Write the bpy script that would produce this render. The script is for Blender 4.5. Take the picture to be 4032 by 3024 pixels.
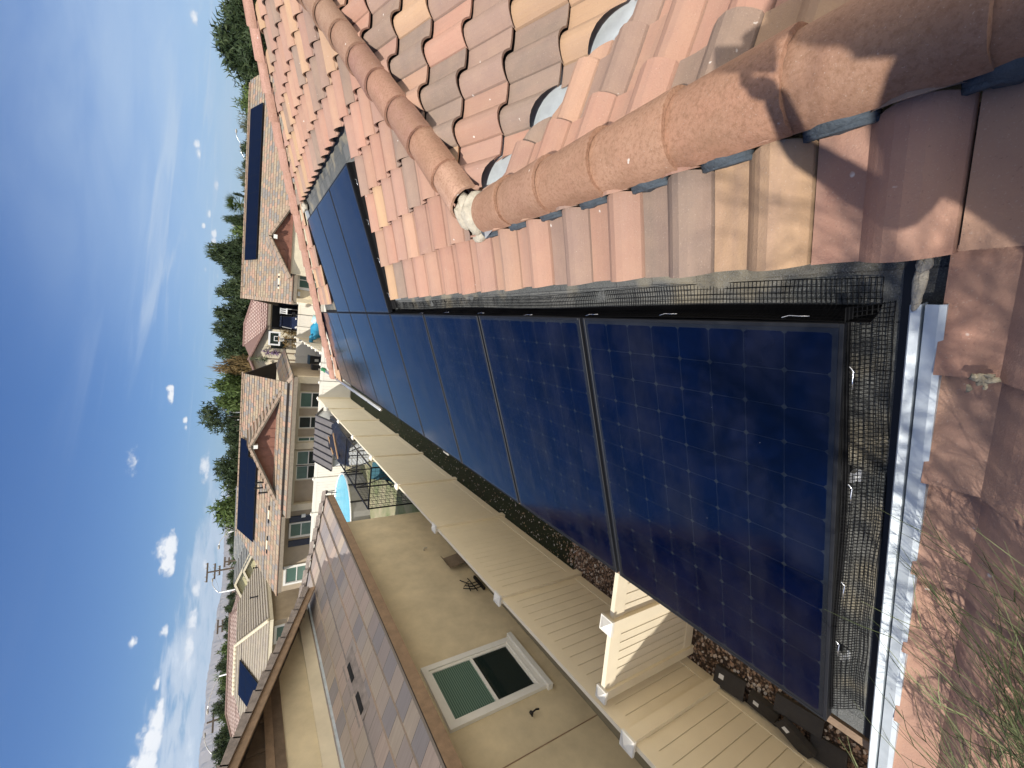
import bpy, bmesh, math, random
from mathutils import Vector, Matrix
R=math.radians
sc=bpy.context.scene
for o in list(bpy.data.objects): bpy.data.objects.remove(o)
col=sc.collection

# ------------------------------------------------------------------ camera, sky, sun, exposure
CAM=Vector((1.3119,-0.4605,1.9158)); F=1611.66
RW=((0.11060762,-0.53858895,-0.83527714),(-0.9882658,-0.14868066,-0.03499672),(-0.10534071,0.82934673,-0.54871426))
cd=bpy.data.cameras.new('camera'); cam=bpy.data.objects.new('camera',cd); col.objects.link(cam)
cd.sensor_fit='HORIZONTAL'; cd.sensor_width=36; cd.lens=36*F/4032; cd.clip_start=0.02; cd.clip_end=60000
cam.matrix_world=Matrix(((RW[0][0],-RW[1][0],-RW[2][0],CAM.x),(RW[0][1],-RW[1][1],-RW[2][1],CAM.y),(RW[0][2],-RW[1][2],-RW[2][2],CAM.z),(0,0,0,1)))
sc.camera=cam
SUN=Vector((-1,-0.95,1.33)).normalized()
w=bpy.data.worlds.new('World'); sc.world=w; w.use_nodes=True
ld=bpy.data.lights.new('sun','SUN'); lo=bpy.data.objects.new('sun',ld); col.objects.link(lo)
ld.energy=4.9; ld.angle=R(0.55); ld.color=(1,0.95,0.87)
lo.rotation_euler=SUN.to_track_quat('Z','Y').to_euler(); lo.location=(-20,-20,30)
sc.view_settings.view_transform='Standard'; sc.view_settings.look='None'; sc.view_settings.exposure=0.35; sc.view_settings.gamma=1
SKY_STRENGTH=0.11; FILL_VEIL=(6.,6.,6.); FILL_BANK=(22.,20.3,17.3); SKY_LOW=(.31,.47,.69); SKY_HIGH=(.19,.45,.84)
def sky():
    nt=w.node_tree; N=nt.nodes; L=nt.links; N.clear()
    out=N.new('ShaderNodeOutputWorld'); bg=N.new('ShaderNodeBackground'); L.new(bg.outputs[0],out.inputs[0])
    bg.inputs[1].default_value=SKY_STRENGTH
    s=N.new('ShaderNodeTexSky'); s.sky_type='NISHITA'; s.sun_disc=False
    s.sun_elevation=math.asin(SUN.z); s.sun_rotation=math.atan2(SUN.x,SUN.y)%(2*math.pi)
    s.altitude=900; s.air_density=1.0; s.dust_density=0.25; s.ozone_density=3.0
    tc=N.new('ShaderNodeTexCoord'); d=tc.outputs['Generated']
    def m(op,a,b=None,c=None):
        n=N.new('ShaderNodeMath'); n.operation=op
        for i,v in enumerate((a,b,c)):
            if v is None: continue
            if isinstance(v,(int,float)): n.inputs[i].default_value=v
            else: L.new(v,n.inputs[i])
        return n.outputs[0]
    def mr(v,a,b,c=0,e=1,smooth=True):
        n=N.new('ShaderNodeMapRange'); n.interpolation_type='SMOOTHSTEP' if smooth else 'LINEAR'
        L.new(v,n.inputs[0]); n.inputs[1].default_value=a; n.inputs[2].default_value=b; n.inputs[3].default_value=c; n.inputs[4].default_value=e
        return n.outputs[0]
    sep=N.new('ShaderNodeSeparateXYZ'); L.new(d,sep.inputs[0]); x,y,z=sep.outputs
    az=m('ARCTAN2',x,y); hor=m('SQRT',m('ADD',m('MULTIPLY',x,x),m('MULTIPLY',y,y))); el=m('ARCTAN2',z,hor)
    def vec(a,b,c=0.0):
        n=N.new('ShaderNodeCombineXYZ')
        for i,v in enumerate((a,b,c)):
            if isinstance(v,(int,float)): n.inputs[i].default_value=v
            else: L.new(v,n.inputs[i])
        return n.outputs[0]
    def noise(v,scale,det=6,rough=.55,dist=0):
        n=N.new('ShaderNodeTexNoise'); L.new(v,n.inputs['Vector']); n.inputs['Scale'].default_value=scale; n.inputs['Detail'].default_value=det
        n.inputs['Roughness'].default_value=rough; n.inputs['Distortion'].default_value=dist; return n.outputs[0]
    # thin streaks of cirrus on a high layer
    zz=m('MAXIMUM',z,0.03); px=m('DIVIDE',x,zz); py=m('DIVIDE',y,zz)
    a=R(38); u=m('ADD',m('MULTIPLY',px,math.cos(a)),m('MULTIPLY',py,math.sin(a))); v=m('SUBTRACT',m('MULTIPLY',py,math.cos(a)),m('MULTIPLY',px,math.sin(a)))
    n1=noise(vec(m('MULTIPLY',u,0.26),m('MULTIPLY',v,.62)),1.0,8,.50,1.6)
    n2=noise(vec(m('MULTIPLY',u,0.35),m('MULTIPLY',v,0.5),3.3),0.8,3,.5)
    right=mr(az,R(-22),R(8))
    cir=m('MULTIPLY',m('MULTIPLY',mr(n1,.47,.74),mr(n2,.36,.6)),m('ADD',m('MULTIPLY',right,.72),.03))
    # low veil toward the horizon on the right
    veil=m('MULTIPLY',m('MULTIPLY',mr(el,R(26),R(6)),mr(az,R(-12),R(16))),m('ADD',.10,m('MULTIPLY',noise(vec(m('MULTIPLY',az,2.2),m('MULTIPLY',el,11)),1.6,6,.55,.6),.75)))
    # cumulus puffs: (azimuth, elevation, half width, half height) in degrees, each with a flat base
    nz=noise(vec(m('MULTIPLY',az,1.0),m('MULTIPLY',el,1.5)),52,8,.62,.2)
    nb=noise(vec(m('MULTIPLY',az,1.0),m('MULTIPLY',el,1.4),5.0),9,5,.55)
    best=None
    for (A,E_,W,H,S) in CLOUDS:
        da=m('DIVIDE',m('SUBTRACT',az,R(A)),R(W)); de0=m('SUBTRACT',el,R(E_))
        up=m('DIVIDE',m('MAXIMUM',de0,0),R(H)); dn=m('DIVIDE',m('MINIMUM',de0,0),R(H*.38))
        r2=m('ADD',m('MULTIPLY',da,da),m('ADD',m('MULTIPLY',up,up),m('MULTIPLY',dn,dn)))
        f=m('MULTIPLY',m('SUBTRACT',1.0,r2),S)
        best=f if best is None else m('MAXIMUM',best,f)
    best=m('MAXIMUM',best,-1.5)
    cum=m('MULTIPLY',mr(m('ADD',best,m('MULTIPLY',m('SUBTRACT',nz,.5),3.0)),.0,1.0),.93)
    shade=mr(m('ADD',m('MULTIPLY',m('SUBTRACT',nz,.5),1.4),best),-.2,1.0)
    # broken bank near the left horizon
    bx=vec(m('MULTIPLY',az,10.0),m('MULTIPLY',el,52.0)); nk=noise(bx,1.35,8,.6,.3)
    top=m('ADD',R(3.0),m('MULTIPLY',mr(az,R(-14),R(-46)),R(4.2)))
    band=m('MULTIPLY',mr(m('DIVIDE',el,top),1.15,.55),mr(az,R(-12),R(-24)))
    bank=m('MULTIPLY',mr(m('ADD',nk,m('MULTIPLY',band,.30)),.60,.80),band)
    def mix(fac,c1,c2):
        n=N.new('ShaderNodeMix'); n.data_type='RGBA'
        if isinstance(fac,(int,float)): n.inputs[0].default_value=fac
        else: L.new(fac,n.inputs[0])
        for i,c in ((6,c1),(7,c2)):
            if isinstance(c,tuple): n.inputs[i].default_value=(*c,1)
            else: L.new(c,n.inputs[i])
        return n.outputs[2]
    tone=N.new('ShaderNodeVectorMath'); tone.operation='MULTIPLY'; L.new(s.outputs[0],tone.inputs[0])
    L.new(mix(mr(el,R(-2),R(48)),SKY_LOW,SKY_HIGH),tone.inputs[1]); base=tone.outputs[0]
    cc=mix(shade,(4.3,4.6,5.3),(8.0,7.9,7.8))
    c=mix(m('MINIMUM',cir,.5),base,(4.2,4.9,5.9))
    over=m('MULTIPLY',mr(el,R(50),R(66)),m('ADD',.55,m('MULTIPLY',n2,.6)))  # bright overhead veil, out of view, added to lift ambient light in the shade
    c=mix(m('MINIMUM',over,.6),c,FILL_VEIL)
    # unseen bright bank behind and right of the viewer, added to fill shade
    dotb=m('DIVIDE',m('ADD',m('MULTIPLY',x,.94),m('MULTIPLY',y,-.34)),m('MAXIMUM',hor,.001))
    fillbank=m('MULTIPLY',m('MULTIPLY',mr(dotb,.25,.8),mr(el,R(1),R(9))),m('MULTIPLY',mr(el,R(58),R(38)),m('ADD',.5,m('MULTIPLY',nb,.8))))
    c=mix(m('MINIMUM',fillbank,.95),c,FILL_BANK)
    c=mix(m('MINIMUM',veil,.6),c,(4.2,5.2,6.3))
    c=mix(m('MULTIPLY',bank,.9),c,mix(mr(nk,.5,.85),(4.6,5.2,6.0),(8.4,8.4,8.4)))
    c=mix(cum,c,cc)
    L.new(c,bg.inputs[0])
CLOUDS=[(-25.9,5.55,1.6,1.5,1.2),(-27.4,5.5,1.5,1.1,1.15),(-26.5,5.5,2.4,.8,1.0),(-9.9,6.35,1.2,.5,1.05),(-9.3,6.4,.6,.6,1.0),(-12.7,5.05,.5,.32,.95),(-13.6,5.0,.45,.28,.95),(-16.7,9.0,1.5,.8,.48),(-33.6,5.4,.7,.55,.9),(-34.0,7.6,.65,.6,.75),
 (-17.9,3.0,1.9,.75,.8),(-39.9,5.2,1.3,.6,1.0),(-42.0,5.4,1.9,1.4,1.15),(-44.2,5.6,2.2,1.7,1.25),(-41.0,5.2,1.8,1.0,1.1),(-37.9,5.6,.9,.35,.7),(-46.5,5.6,2.6,2.2,1.3),(26.8,4.7,.75,.5,.75),(16.3,4.6,.7,.5,1.0),(15.5,4.55,.7,.4,.9),(26.6,1.9,1.1,.8,1.1),(28.8,2.2,.9,.7,1.0),
 (13.0,3.0,.7,.3,.5),(9.8,3.6,.5,.32,.9),(8.5,4.05,.42,.3,.9),(7.9,3.1,.7,.45,1.0),(7.0,3.1,.7,.4,1.0),(3.9,3.85,.4,.25,.5),(3.4,2.75,.3,.22,.6),(-33.1,3.2,1.2,.8,.9),(-30.4,3.1,.9,.6,.8),(-35.6,3.4,1.3,.8,.85),(-28.5,2.6,1.2,.4,.6)]
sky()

# ------------------------------------------------------------------ measuring helper: a photo pixel laid on a real plane
def ray(x,y):
    a,b=(x-2016)/F,(y-1512)/F
    return Vector([RW[0][i]*a+RW[1][i]*b+RW[2][i] for i in range(3)]).normalized()
def H(x,y,n,o):
    n=Vector(n); v=ray(x,y); return CAM+v*((Vector(o)-CAM).dot(n)/v.dot(n))
def HY(x,y,Y): return H(x,y,(0,1,0),(0,Y,0))
def HZ(x,y,Z): return H(x,y,(0,0,1),(0,0,Z))
def P2(x,y): return (750+x/3.3183,600+y/3.3183)
def P3(x,y): return (750+x/3.0157,1000+y/3.0157)
def P4(x,y): return (750+x/2.7657,1450+y/2.7657)
def P5(x,y): return (750+x/2.7657,2000+y/2.7657)
def P6(x,y): return (750+x/2.6588,2400+y/2.6588)

# ------------------------------------------------------------------ materials
MATS={}
def newmat(name):
    m=bpy.data.materials.new(name); m.use_nodes=True; nt=m.node_tree; nt.nodes.clear()
    o=nt.nodes.new('ShaderNodeOutputMaterial'); b=nt.nodes.new('ShaderNodeBsdfPrincipled'); nt.links.new(b.outputs[0],o.inputs[0])
    MATS[name]=m; return m,nt,b
class NG:
    def __init__(s,nt): s.nt=nt
    def n(s,t): return s.nt.nodes.new(t)
    def l(s,a,b): s.nt.links.new(a,b)
    def setin(s,i,v):
        if isinstance(v,(int,float)): i.default_value=v
        elif isinstance(v,tuple): i.default_value=(*v,1) if len(v)==3 and i.type=='RGBA' else v
        else: s.l(v,i)
    def m(s,op,*a):
        n=s.n('ShaderNodeMath'); n.operation=op
        for i,v in enumerate(a): s.setin(n.inputs[i],v)
        return n.outputs[0]
    def mix(s,f,a,b,blend='MIX'):
        n=s.n('ShaderNodeMix'); n.data_type='RGBA'; n.blend_type=blend
        s.setin(n.inputs[0],f); s.setin(n.inputs[6],a); s.setin(n.inputs[7],b); return n.outputs[2]
    def noise(s,v,scale,det=4,rough=.5,dist=0):
        n=s.n('ShaderNodeTexNoise')
        if v is not None: s.l(v,n.inputs['Vector'])
        n.inputs['Scale'].default_value=scale; n.inputs['Detail'].default_value=det; n.inputs['Roughness'].default_value=rough; n.inputs['Distortion'].default_value=dist
        return n.outputs[0]
    def mr(s,v,a,b,c=0.,d=1.):
        n=s.n('ShaderNodeMapRange'); s.l(v,n.inputs[0])
        for i,q in enumerate((a,b,c,d)): n.inputs[i+1].default_value=q
        return n.outputs[0]
    def scale(s,v,xyz):
        n=s.n('ShaderNodeMapping'); s.l(v,n.inputs[0]); n.inputs['Scale'].default_value=xyz; return n.outputs[0]
    def obj(s): return s.n('ShaderNodeTexCoord').outputs['Object']
    def uv(s): return s.n('ShaderNodeTexCoord').outputs['UV']
    def bump(s,b,h,st=.3,d=.01):
        n=s.n('ShaderNodeBump'); n.inputs['Strength'].default_value=st; n.inputs['Distance'].default_value=d; s.l(h,n.inputs['Height']); s.l(n.outputs[0],b.inputs['Normal'])
    def ramp(s,f,stops,const=False):
        n=s.n('ShaderNodeValToRGB'); r=n.color_ramp
        if const: r.interpolation='CONSTANT'
        while len(r.elements)<len(stops): r.elements.new(.5)
        for e,(p,c) in zip(r.elements,stops): e.position=p; e.color=(*c,1)
        s.l(f,n.inputs[0]); return n.outputs[0]
def plain(name,c,rough=.6,metal=0,var=.18,scale=6,bump=0,bscale=60,spec=.5):
    m,nt,b=newmat(name); g=NG(nt); v=g.obj()
    if var:
        f=g.noise(v,scale,5,.6); k=g.mr(f,.25,.75,1-var,1+var)
        mm=g.n('ShaderNodeVectorMath'); mm.operation='SCALE'; mm.inputs[0].default_value=c; g.l(k,mm.inputs['Scale']); g.l(mm.outputs[0],b.inputs['Base Color'])
    else: b.inputs['Base Color'].default_value=(*c,1)
    b.inputs['Roughness'].default_value=rough; b.inputs['Metallic'].default_value=metal; b.inputs['Specular IOR Level'].default_value=spec
    if bump: g.bump(b,g.noise(v,bscale,6,.65),bump,.02)
    return m
def M(n): return MATS[n]
# clay roof tile: colour attribute per tile, streaks and speckle
def tile_mat(name,streak=(.30,.20,.16),amt=.5,mott=0):
    m,nt,b=newmat(name); g=NG(nt); a=g.n('ShaderNodeAttribute'); a.attribute_name='Col'; o=g.obj(); uv=g.uv()
    s=g.noise(g.scale(uv,(11,1.6,1)),1.0,4,.55,.3); c=g.mix(g.mr(s,.42,.72,0,amt),a.outputs['Color'],streak)
    f=g.noise(o,9,4,.6); c=g.mix(g.mr(f,.35,.7,0,.35),c,g.mix(.5,a.outputs['Color'],(.48,.33,.22)))
    sp=g.noise(o,190,3,.6); c=g.mix(g.mr(sp,.62,.75,0,.5),c,(.52,.42,.35))
    sp2=g.noise(o,120,2,.6); c=g.mix(g.mr(sp2,.66,.8,0,.5),c,(.13,.09,.075))
    if mott:
        c=g.mix(g.mr(g.noise(o,75,5,.75),.46,.66,0,mott),c,(.17,.085,.045)); c=g.mix(g.mr(g.noise(o,7,4,.6),.45,.7,0,.3),c,(.22,.125,.075))
    wh=g.noise(o,26,2,.4); c=g.mix(g.mr(wh,.76,.8,0,.75),c,(.72,.68,.62))
    g.l(c,b.inputs['Base Color']); b.inputs['Roughness'].default_value=.85; b.inputs['Specular IOR Level'].default_value=.25
    g.bump(b,g.noise(o,130,6,.75),.55,.005)
    return m
tile_mat('clay_tile'); tile_mat('ridge_clay',(.24,.13,.08),.6,.55)
# flat concrete tile roofs: UV in metres, tile colour by cell
def flat_tile(name,cols,w=.30,h=.34,line=.06,dark=(.05,.04,.035),streak=.35):
    m,nt,b=newmat(name); g=NG(nt); uv=g.uv(); sp=g.n('ShaderNodeSeparateXYZ'); g.l(uv,sp.inputs[0]); u,v=sp.outputs[0],sp.outputs[1]
    row=g.m('FLOOR',g.m('DIVIDE',v,h)); uu=g.m('ADD',g.m('DIVIDE',u,w),g.m('MULTIPLY',g.m('MODULO',g.m('ABSOLUTE',row),2.0),.5)); cl=g.m('FLOOR',uu)
    cv=g.n('ShaderNodeCombineXYZ'); g.l(cl,cv.inputs[0]); g.l(row,cv.inputs[1]); wn=g.n('ShaderNodeTexWhiteNoise'); g.l(cv.outputs[0],wn.inputs[0])
    n=len(cols); c=g.ramp(wn.outputs[0],[(i/n,k) for i,k in enumerate(cols)],True)
    st=g.noise(g.scale(uv,(26,1.2,1)),1,4,.6); c=g.mix(g.mr(st,.35,.7,0,streak),c,g.mix(.55,c,(.14,.11,.11)))
    ju=g.m('FRACT',uu); edge=g.m('LESS_THAN',g.m('MINIMUM',ju,g.m('SUBTRACT',1.0,ju)),line*.35)
    c=g.mix(edge,c,dark); o=g.obj(); c=g.mix(g.mr(g.noise(o,.7,4,.6),.3,.75,0,.3),c,g.mix(.5,c,(.12,.11,.1)))
    g.l(c,b.inputs['Base Color']); b.inputs['Roughness'].default_value=.8; b.inputs['Specular IOR Level'].default_value=.3
    g.bump(b,g.noise(o,60,4,.6),.3,.004)
flat_tile('tan_flat_tile',[(.33,.24,.16),(.38,.30,.20),(.27,.24,.19),(.42,.27,.19),(.36,.27,.19),(.24,.22,.2)])
flat_tile('mauve_flat_tile',[(.42,.345,.285),(.36,.30,.265),(.45,.37,.29),(.30,.27,.26),(.46,.36,.295),(.39,.335,.29)],.33,.36,.03,streak=.5)
flat_tile('beige_flat_tile',[(.34,.30,.23),(.31,.27,.22),(.36,.31,.24)],.3,.34,.02,streak=.2)
flat_tile('grey_flat_tile',[(.23,.24,.23),(.28,.28,.26),(.2,.21,.21)],.3,.3,.05)
flat_tile('pink_barrel_tile',[(.52,.38,.33),(.48,.34,.29),(.55,.42,.36)],.30,.33,.75,(.2,.12,.1))
flat_tile('rose_barrel_tile',[(.42,.32,.27),(.38,.28,.24),(.46,.36,.31)],.5,.6,.5,(.17,.11,.09))
# granulated shingles under the panels
def shingle():
    m,nt,b=newmat('asphalt_shingle'); g=NG(nt); uv=g.uv(); br=g.n('ShaderNodeTexBrick'); g.l(uv,br.inputs[0])
    br.inputs['Scale'].default_value=1; br.inputs['Brick Width'].default_value=.2; br.inputs['Row Height'].default_value=.14; br.inputs['Mortar Size'].default_value=.0025
    br.inputs['Color1'].default_value=(.06,.065,.062,1); br.inputs['Color2'].default_value=(.125,.125,.115,1); br.inputs['Mortar'].default_value=(.03,.03,.03,1)
    o=g.obj(); c=g.mix(g.mr(g.noise(o,3.1,3,.5),.52,.62,0,.75),br.outputs[0],(.27,.23,.155))
    c=g.mix(g.mr(g.noise(o,260,3,.7),.5,.7,0,.65),c,(.30,.30,.29)); c=g.mix(g.mr(g.noise(o,200,3,.7),.55,.75,0,.6),c,(.015,.015,.015))
    g.l(c,b.inputs['Base Color']); b.inputs['Roughness'].default_value=.9; g.bump(b,g.noise(o,240,4,.7),.7,.006)
shingle()
def panel_glass():
    m,nt,b=newmat('solar_cells'); g=NG(nt); o=g.obj(); sp=g.n('ShaderNodeSeparateXYZ'); g.l(o,sp.inputs[0])
    def ax(c,span,n):
        q=g.m('DIVIDE',g.m('SUBTRACT',c,.026),(span-.052)/n); f=g.m('FRACT',q); return g.m('MULTIPLY',g.m('MINIMUM',f,g.m('SUBTRACT',1.0,f)),(span-.052)/n)
    dx=ax(sp.outputs[0],1.046,8); dy=ax(sp.outputs[1],1.559,12)
    line=g.m('LESS_THAN',g.m('MINIMUM',dx,dy),.0011); dia=g.m('LESS_THAN',g.m('ADD',dx,dy),.0105)
    bx=g.m('LESS_THAN',g.m('ABSOLUTE',g.m('SUBTRACT',sp.outputs[0],.523)),.4965); by=g.m('LESS_THAN',g.m('ABSOLUTE',g.m('SUBTRACT',sp.outputs[1],.7795)),.753); ins=g.m('MULTIPLY',bx,by)
    cell=g.mix(g.mr(g.noise(o,5,3,.5),.3,.7),(.0005,.002,.011),(.0008,.003,.017))
    c=g.mix(g.m('MULTIPLY',line,.5),cell,(.017,.022,.03)); c=g.mix(dia,c,(.013,.017,.024)); c=g.mix(ins,(.012,.014,.018),c)
    dust=g.noise(g.scale(o,(2.2,1.1,1)),2.0,5,.6); c=g.mix(g.mr(dust,.42,.85,0,.035),c,(.35,.33,.3))
    spk=g.n('ShaderNodeTexVoronoi'); g.l(o,spk.inputs['Vector']); spk.inputs['Scale'].default_value=14; c=g.mix(g.m('LESS_THAN',spk.outputs['Distance'],.014),c,(.4,.4,.38))
    g.l(c,b.inputs['Base Color']); g.l(g.mr(dust,.3,.8,.06,.17),b.inputs['Roughness']); b.inputs['IOR'].default_value=1.5; b.inputs['Specular IOR Level'].default_value=.38
panel_glass()
plain('frame_black',(.010,.011,.014),.5,.0,.1,spec=.3); plain('wire_black',(.003,.003,.0035),.6,0,0,spec=.12); plain('far_panel',(.003,.005,.014),.3,0,.15,2,spec=.12)
plain('galvanized',(.50,.545,.57),.52,.3,.2,9,.06,40); plain('white_mortar',(.46,.41,.32),.9,0,.25,22,.7,60); plain('stain',(.34,.29,.2),.95,0,.5,90); plain('clip_steel',(.85,.85,.85),.25,.9,0)
plain('closure_grey',(.055,.07,.085),.75,0,.3,30,.5,90); plain('dark_gap',(.01,.01,.01),.9,0,0)
plain('vinyl',(.77,.68,.505),.42,0,.05,3,.05,220); plain('vinyl_white',(.74,.71,.63),.42,0,.04,3)
plain('stucco',(.62,.515,.335),.92,0,.16,2.2,.55,150); plain('stucco_light',(.66,.57,.41),.92,0,.12,2.5,.5,150); plain('stucco_brown',(.36,.29,.205),.92,0,.14,2.2,.5,150); plain('stucco_cream',(.56,.5,.37),.92,0,.1,2.2,.4,150)
plain('brown_wood',(.25,.165,.10),.7,0,.25,8,.3,40); plain('taupe_wood',(.2,.165,.12),.7,0,.2,8,.2,40); plain('red_siding',(.20,.085,.055),.7,0,.22,5,.2,30); plain('dark_siding',(.14,.095,.06),.75,0,.3,7,.3,40); plain('yellow_siding',(.46,.42,.24),.7,0,.1,5)
plain('rake_tile_mat',(.27,.225,.195),.85,0,.35,9,.5,90); plain('rake_tan',(.36,.27,.2),.85,0,.25,5,.4,80)
plain('window_white',(.72,.70,.64),.4,0,.05); plain('glass_dark',(.012,.02,.018),.06,0,0); plain('glass_green',(.07,.13,.105),.12,0,.1,2); plain('blinds',(.10,.16,.13),.35,0,.2,3)
def blind():
    m,nt,b=newmat('green_blinds'); g=NG(nt); sp=g.n('ShaderNodeSeparateXYZ'); g.l(g.obj(),sp.inputs[0]); f=g.m('FRACT',g.m('MULTIPLY',sp.outputs[2],28.0))
    g.l(g.mix(g.m('LESS_THAN',f,.4),(.11,.185,.145),(.05,.085,.068)),b.inputs['Base Color']); b.inputs['Roughness'].default_value=.1
blind()
plain('black_metal',(.012,.012,.013),.4,.3,0); plain('white_metal',(.75,.75,.73),.35,.2,.05); plain('pole_alu',(.62,.62,.60),.3,.7,.08); plain('green_rag',(.02,.17,.06),.8,0,.3,40)
plain('concrete',(.38,.36,.32),.9,0,.2,3,.3,40); plain('label_white',(.75,.75,.72),.6,0,0); plain('dark_scrap',(.032,.028,.025),.7,0,.25,12,.3,60)
plain('pool_blue',(.16,.52,.66),.25,0,.12,3); plain('pool_wall',(.30,.29,.27),.5,0,.1); plain('tarp_black',(.02,.02,.022),.28,0,.3,9,.8,14); plain('plank',(.36,.22,.11),.7,0,.25,12); plain('shed_roof',(.13,.12,.115),.6,0,.15,4); plain('shed_white',(.66,.68,.69),.5,0,.05)
plain('teal_cloth',(.02,.09,.12),.8); plain('toy_blue',(.03,.27,.45),.35,0,.1); plain('toy_pale',(.45,.72,.78),.4,0,.05); plain('bin_black',(.02,.021,.024),.5,0,.1); plain('bin_blue',(.03,.07,.10),.5,0,.1); plain('navy_paint',(.015,.022,.05),.2,.1,0); plain('garage_dark',(.03,.03,.035),.8)
plain('bark',(.16,.12,.085),.9,0,.3,14,.6,40); plain('palm_trunk',(.2,.15,.1),.9,0,.3,20,.6,40); plain('wood_pole',(.10,.075,.055),.85,0,.2,5); plain('grass_dry',(.33,.27,.12),.9,0,.3,3,.4,30)
plain('skin',(.45,.27,.19),.6); plain('shirt',(.06,.07,.1),.85); plain('jeans',(.04,.05,.09),.85); plain('hair',(.03,.02,.015),.8); plain('iron',(.015,.013,.012),.5,.4,0); plain('cardboard',(.2,.15,.1),.8,0,.2,6)
def leaf(name,c1,c2,c3):
    m,nt,b=newmat(name); g=NG(nt); a=g.n('ShaderNodeAttribute'); a.attribute_name='Col'; sp=g.n('ShaderNodeSeparateColor'); g.l(a.outputs[0],sp.inputs[0])
    g.l(g.ramp(sp.outputs[0],[(0,c1),(.55,c2),(1,c3)]),b.inputs['Base Color']); b.inputs['Roughness'].default_value=.65; b.inputs['Specular IOR Level'].default_value=.25
    b.inputs['Subsurface Weight'].default_value=0
leaf('leaf_dark',(.013,.024,.009),(.03,.049,.016),(.065,.084,.03)); leaf('leaf_green',(.03,.055,.012),(.065,.10,.022),(.12,.155,.045)); leaf('leaf_grey',(.05,.06,.032),(.09,.10,.058),(.15,.15,.09)); leaf('leaf_gold',(.09,.065,.025),(.17,.115,.045),(.26,.18,.08)); leaf('leaf_purple',(.05,.03,.06),(.13,.08,.15),(.28,.2,.3)); leaf('twig_green',(.024,.034,.013),(.06,.078,.028),(.23,.26,.12))
def gravel():
    m,nt,b=newmat('gravel_ground'); g=NG(nt); o=g.obj(); v=g.n('ShaderNodeTexVoronoi'); g.l(o,v.inputs['Vector']); v.inputs['Scale'].default_value=36
    sp=g.n('ShaderNodeSeparateColor'); g.l(v.outputs['Color'],sp.inputs[0]); c=g.ramp(sp.outputs[0],[(0,(.10,.055,.03)),(.5,(.24,.15,.095)),(.8,(.36,.25,.18)),(1,(.48,.4,.33))])
    c=g.mix(g.mr(v.outputs['Distance'],.3,.6,0,.9),c,(.02,.012,.008)); g.l(c,b.inputs['Base Color']); b.inputs['Roughness'].default_value=.9; g.bump(b,g.mr(v.outputs['Distance'],0,.6,1,0),.9,.02)
    m,nt,b=newmat('stone'); g=NG(nt); a=g.n('ShaderNodeAttribute'); a.attribute_name='Col'; g.l(a.outputs[0],b.inputs['Base Color']); b.inputs['Roughness'].default_value=.9
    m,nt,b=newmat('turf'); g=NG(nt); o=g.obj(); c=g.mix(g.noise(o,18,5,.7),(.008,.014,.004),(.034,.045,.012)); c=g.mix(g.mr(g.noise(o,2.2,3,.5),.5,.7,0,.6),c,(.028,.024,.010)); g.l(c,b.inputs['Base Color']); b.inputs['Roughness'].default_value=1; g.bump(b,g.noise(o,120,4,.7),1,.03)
    m,nt,b=newmat('yard_lawn'); g=NG(nt); o=g.obj(); c=g.mix(g.mr(g.noise(o,.5,5,.6),.4,.6),(.14,.17,.07),(.36,.31,.2)); g.l(c,b.inputs['Base Color']); b.inputs['Roughness'].default_value=1
    m,nt,b=newmat('desert'); g=NG(nt); o=g.obj(); c=g.mix(g.noise(o,.02,6,.6),(.30,.25,.18),(.20,.19,.12)); c=g.mix(g.mr(g.noise(o,.2,4,.6),.5,.65,0,.7),c,(.10,.11,.06)); g.l(c,b.inputs['Base Color']); b.inputs['Roughness'].default_value=1
    m,nt,b=newmat('mountain'); g=NG(nt); o=g.obj(); c=g.mix(g.noise(o,.002,8,.65),(.15,.12,.10),(.28,.23,.19)); g.l(c,b.inputs['Base Color']); b.inputs['Roughness'].default_value=1
gravel()

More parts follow.
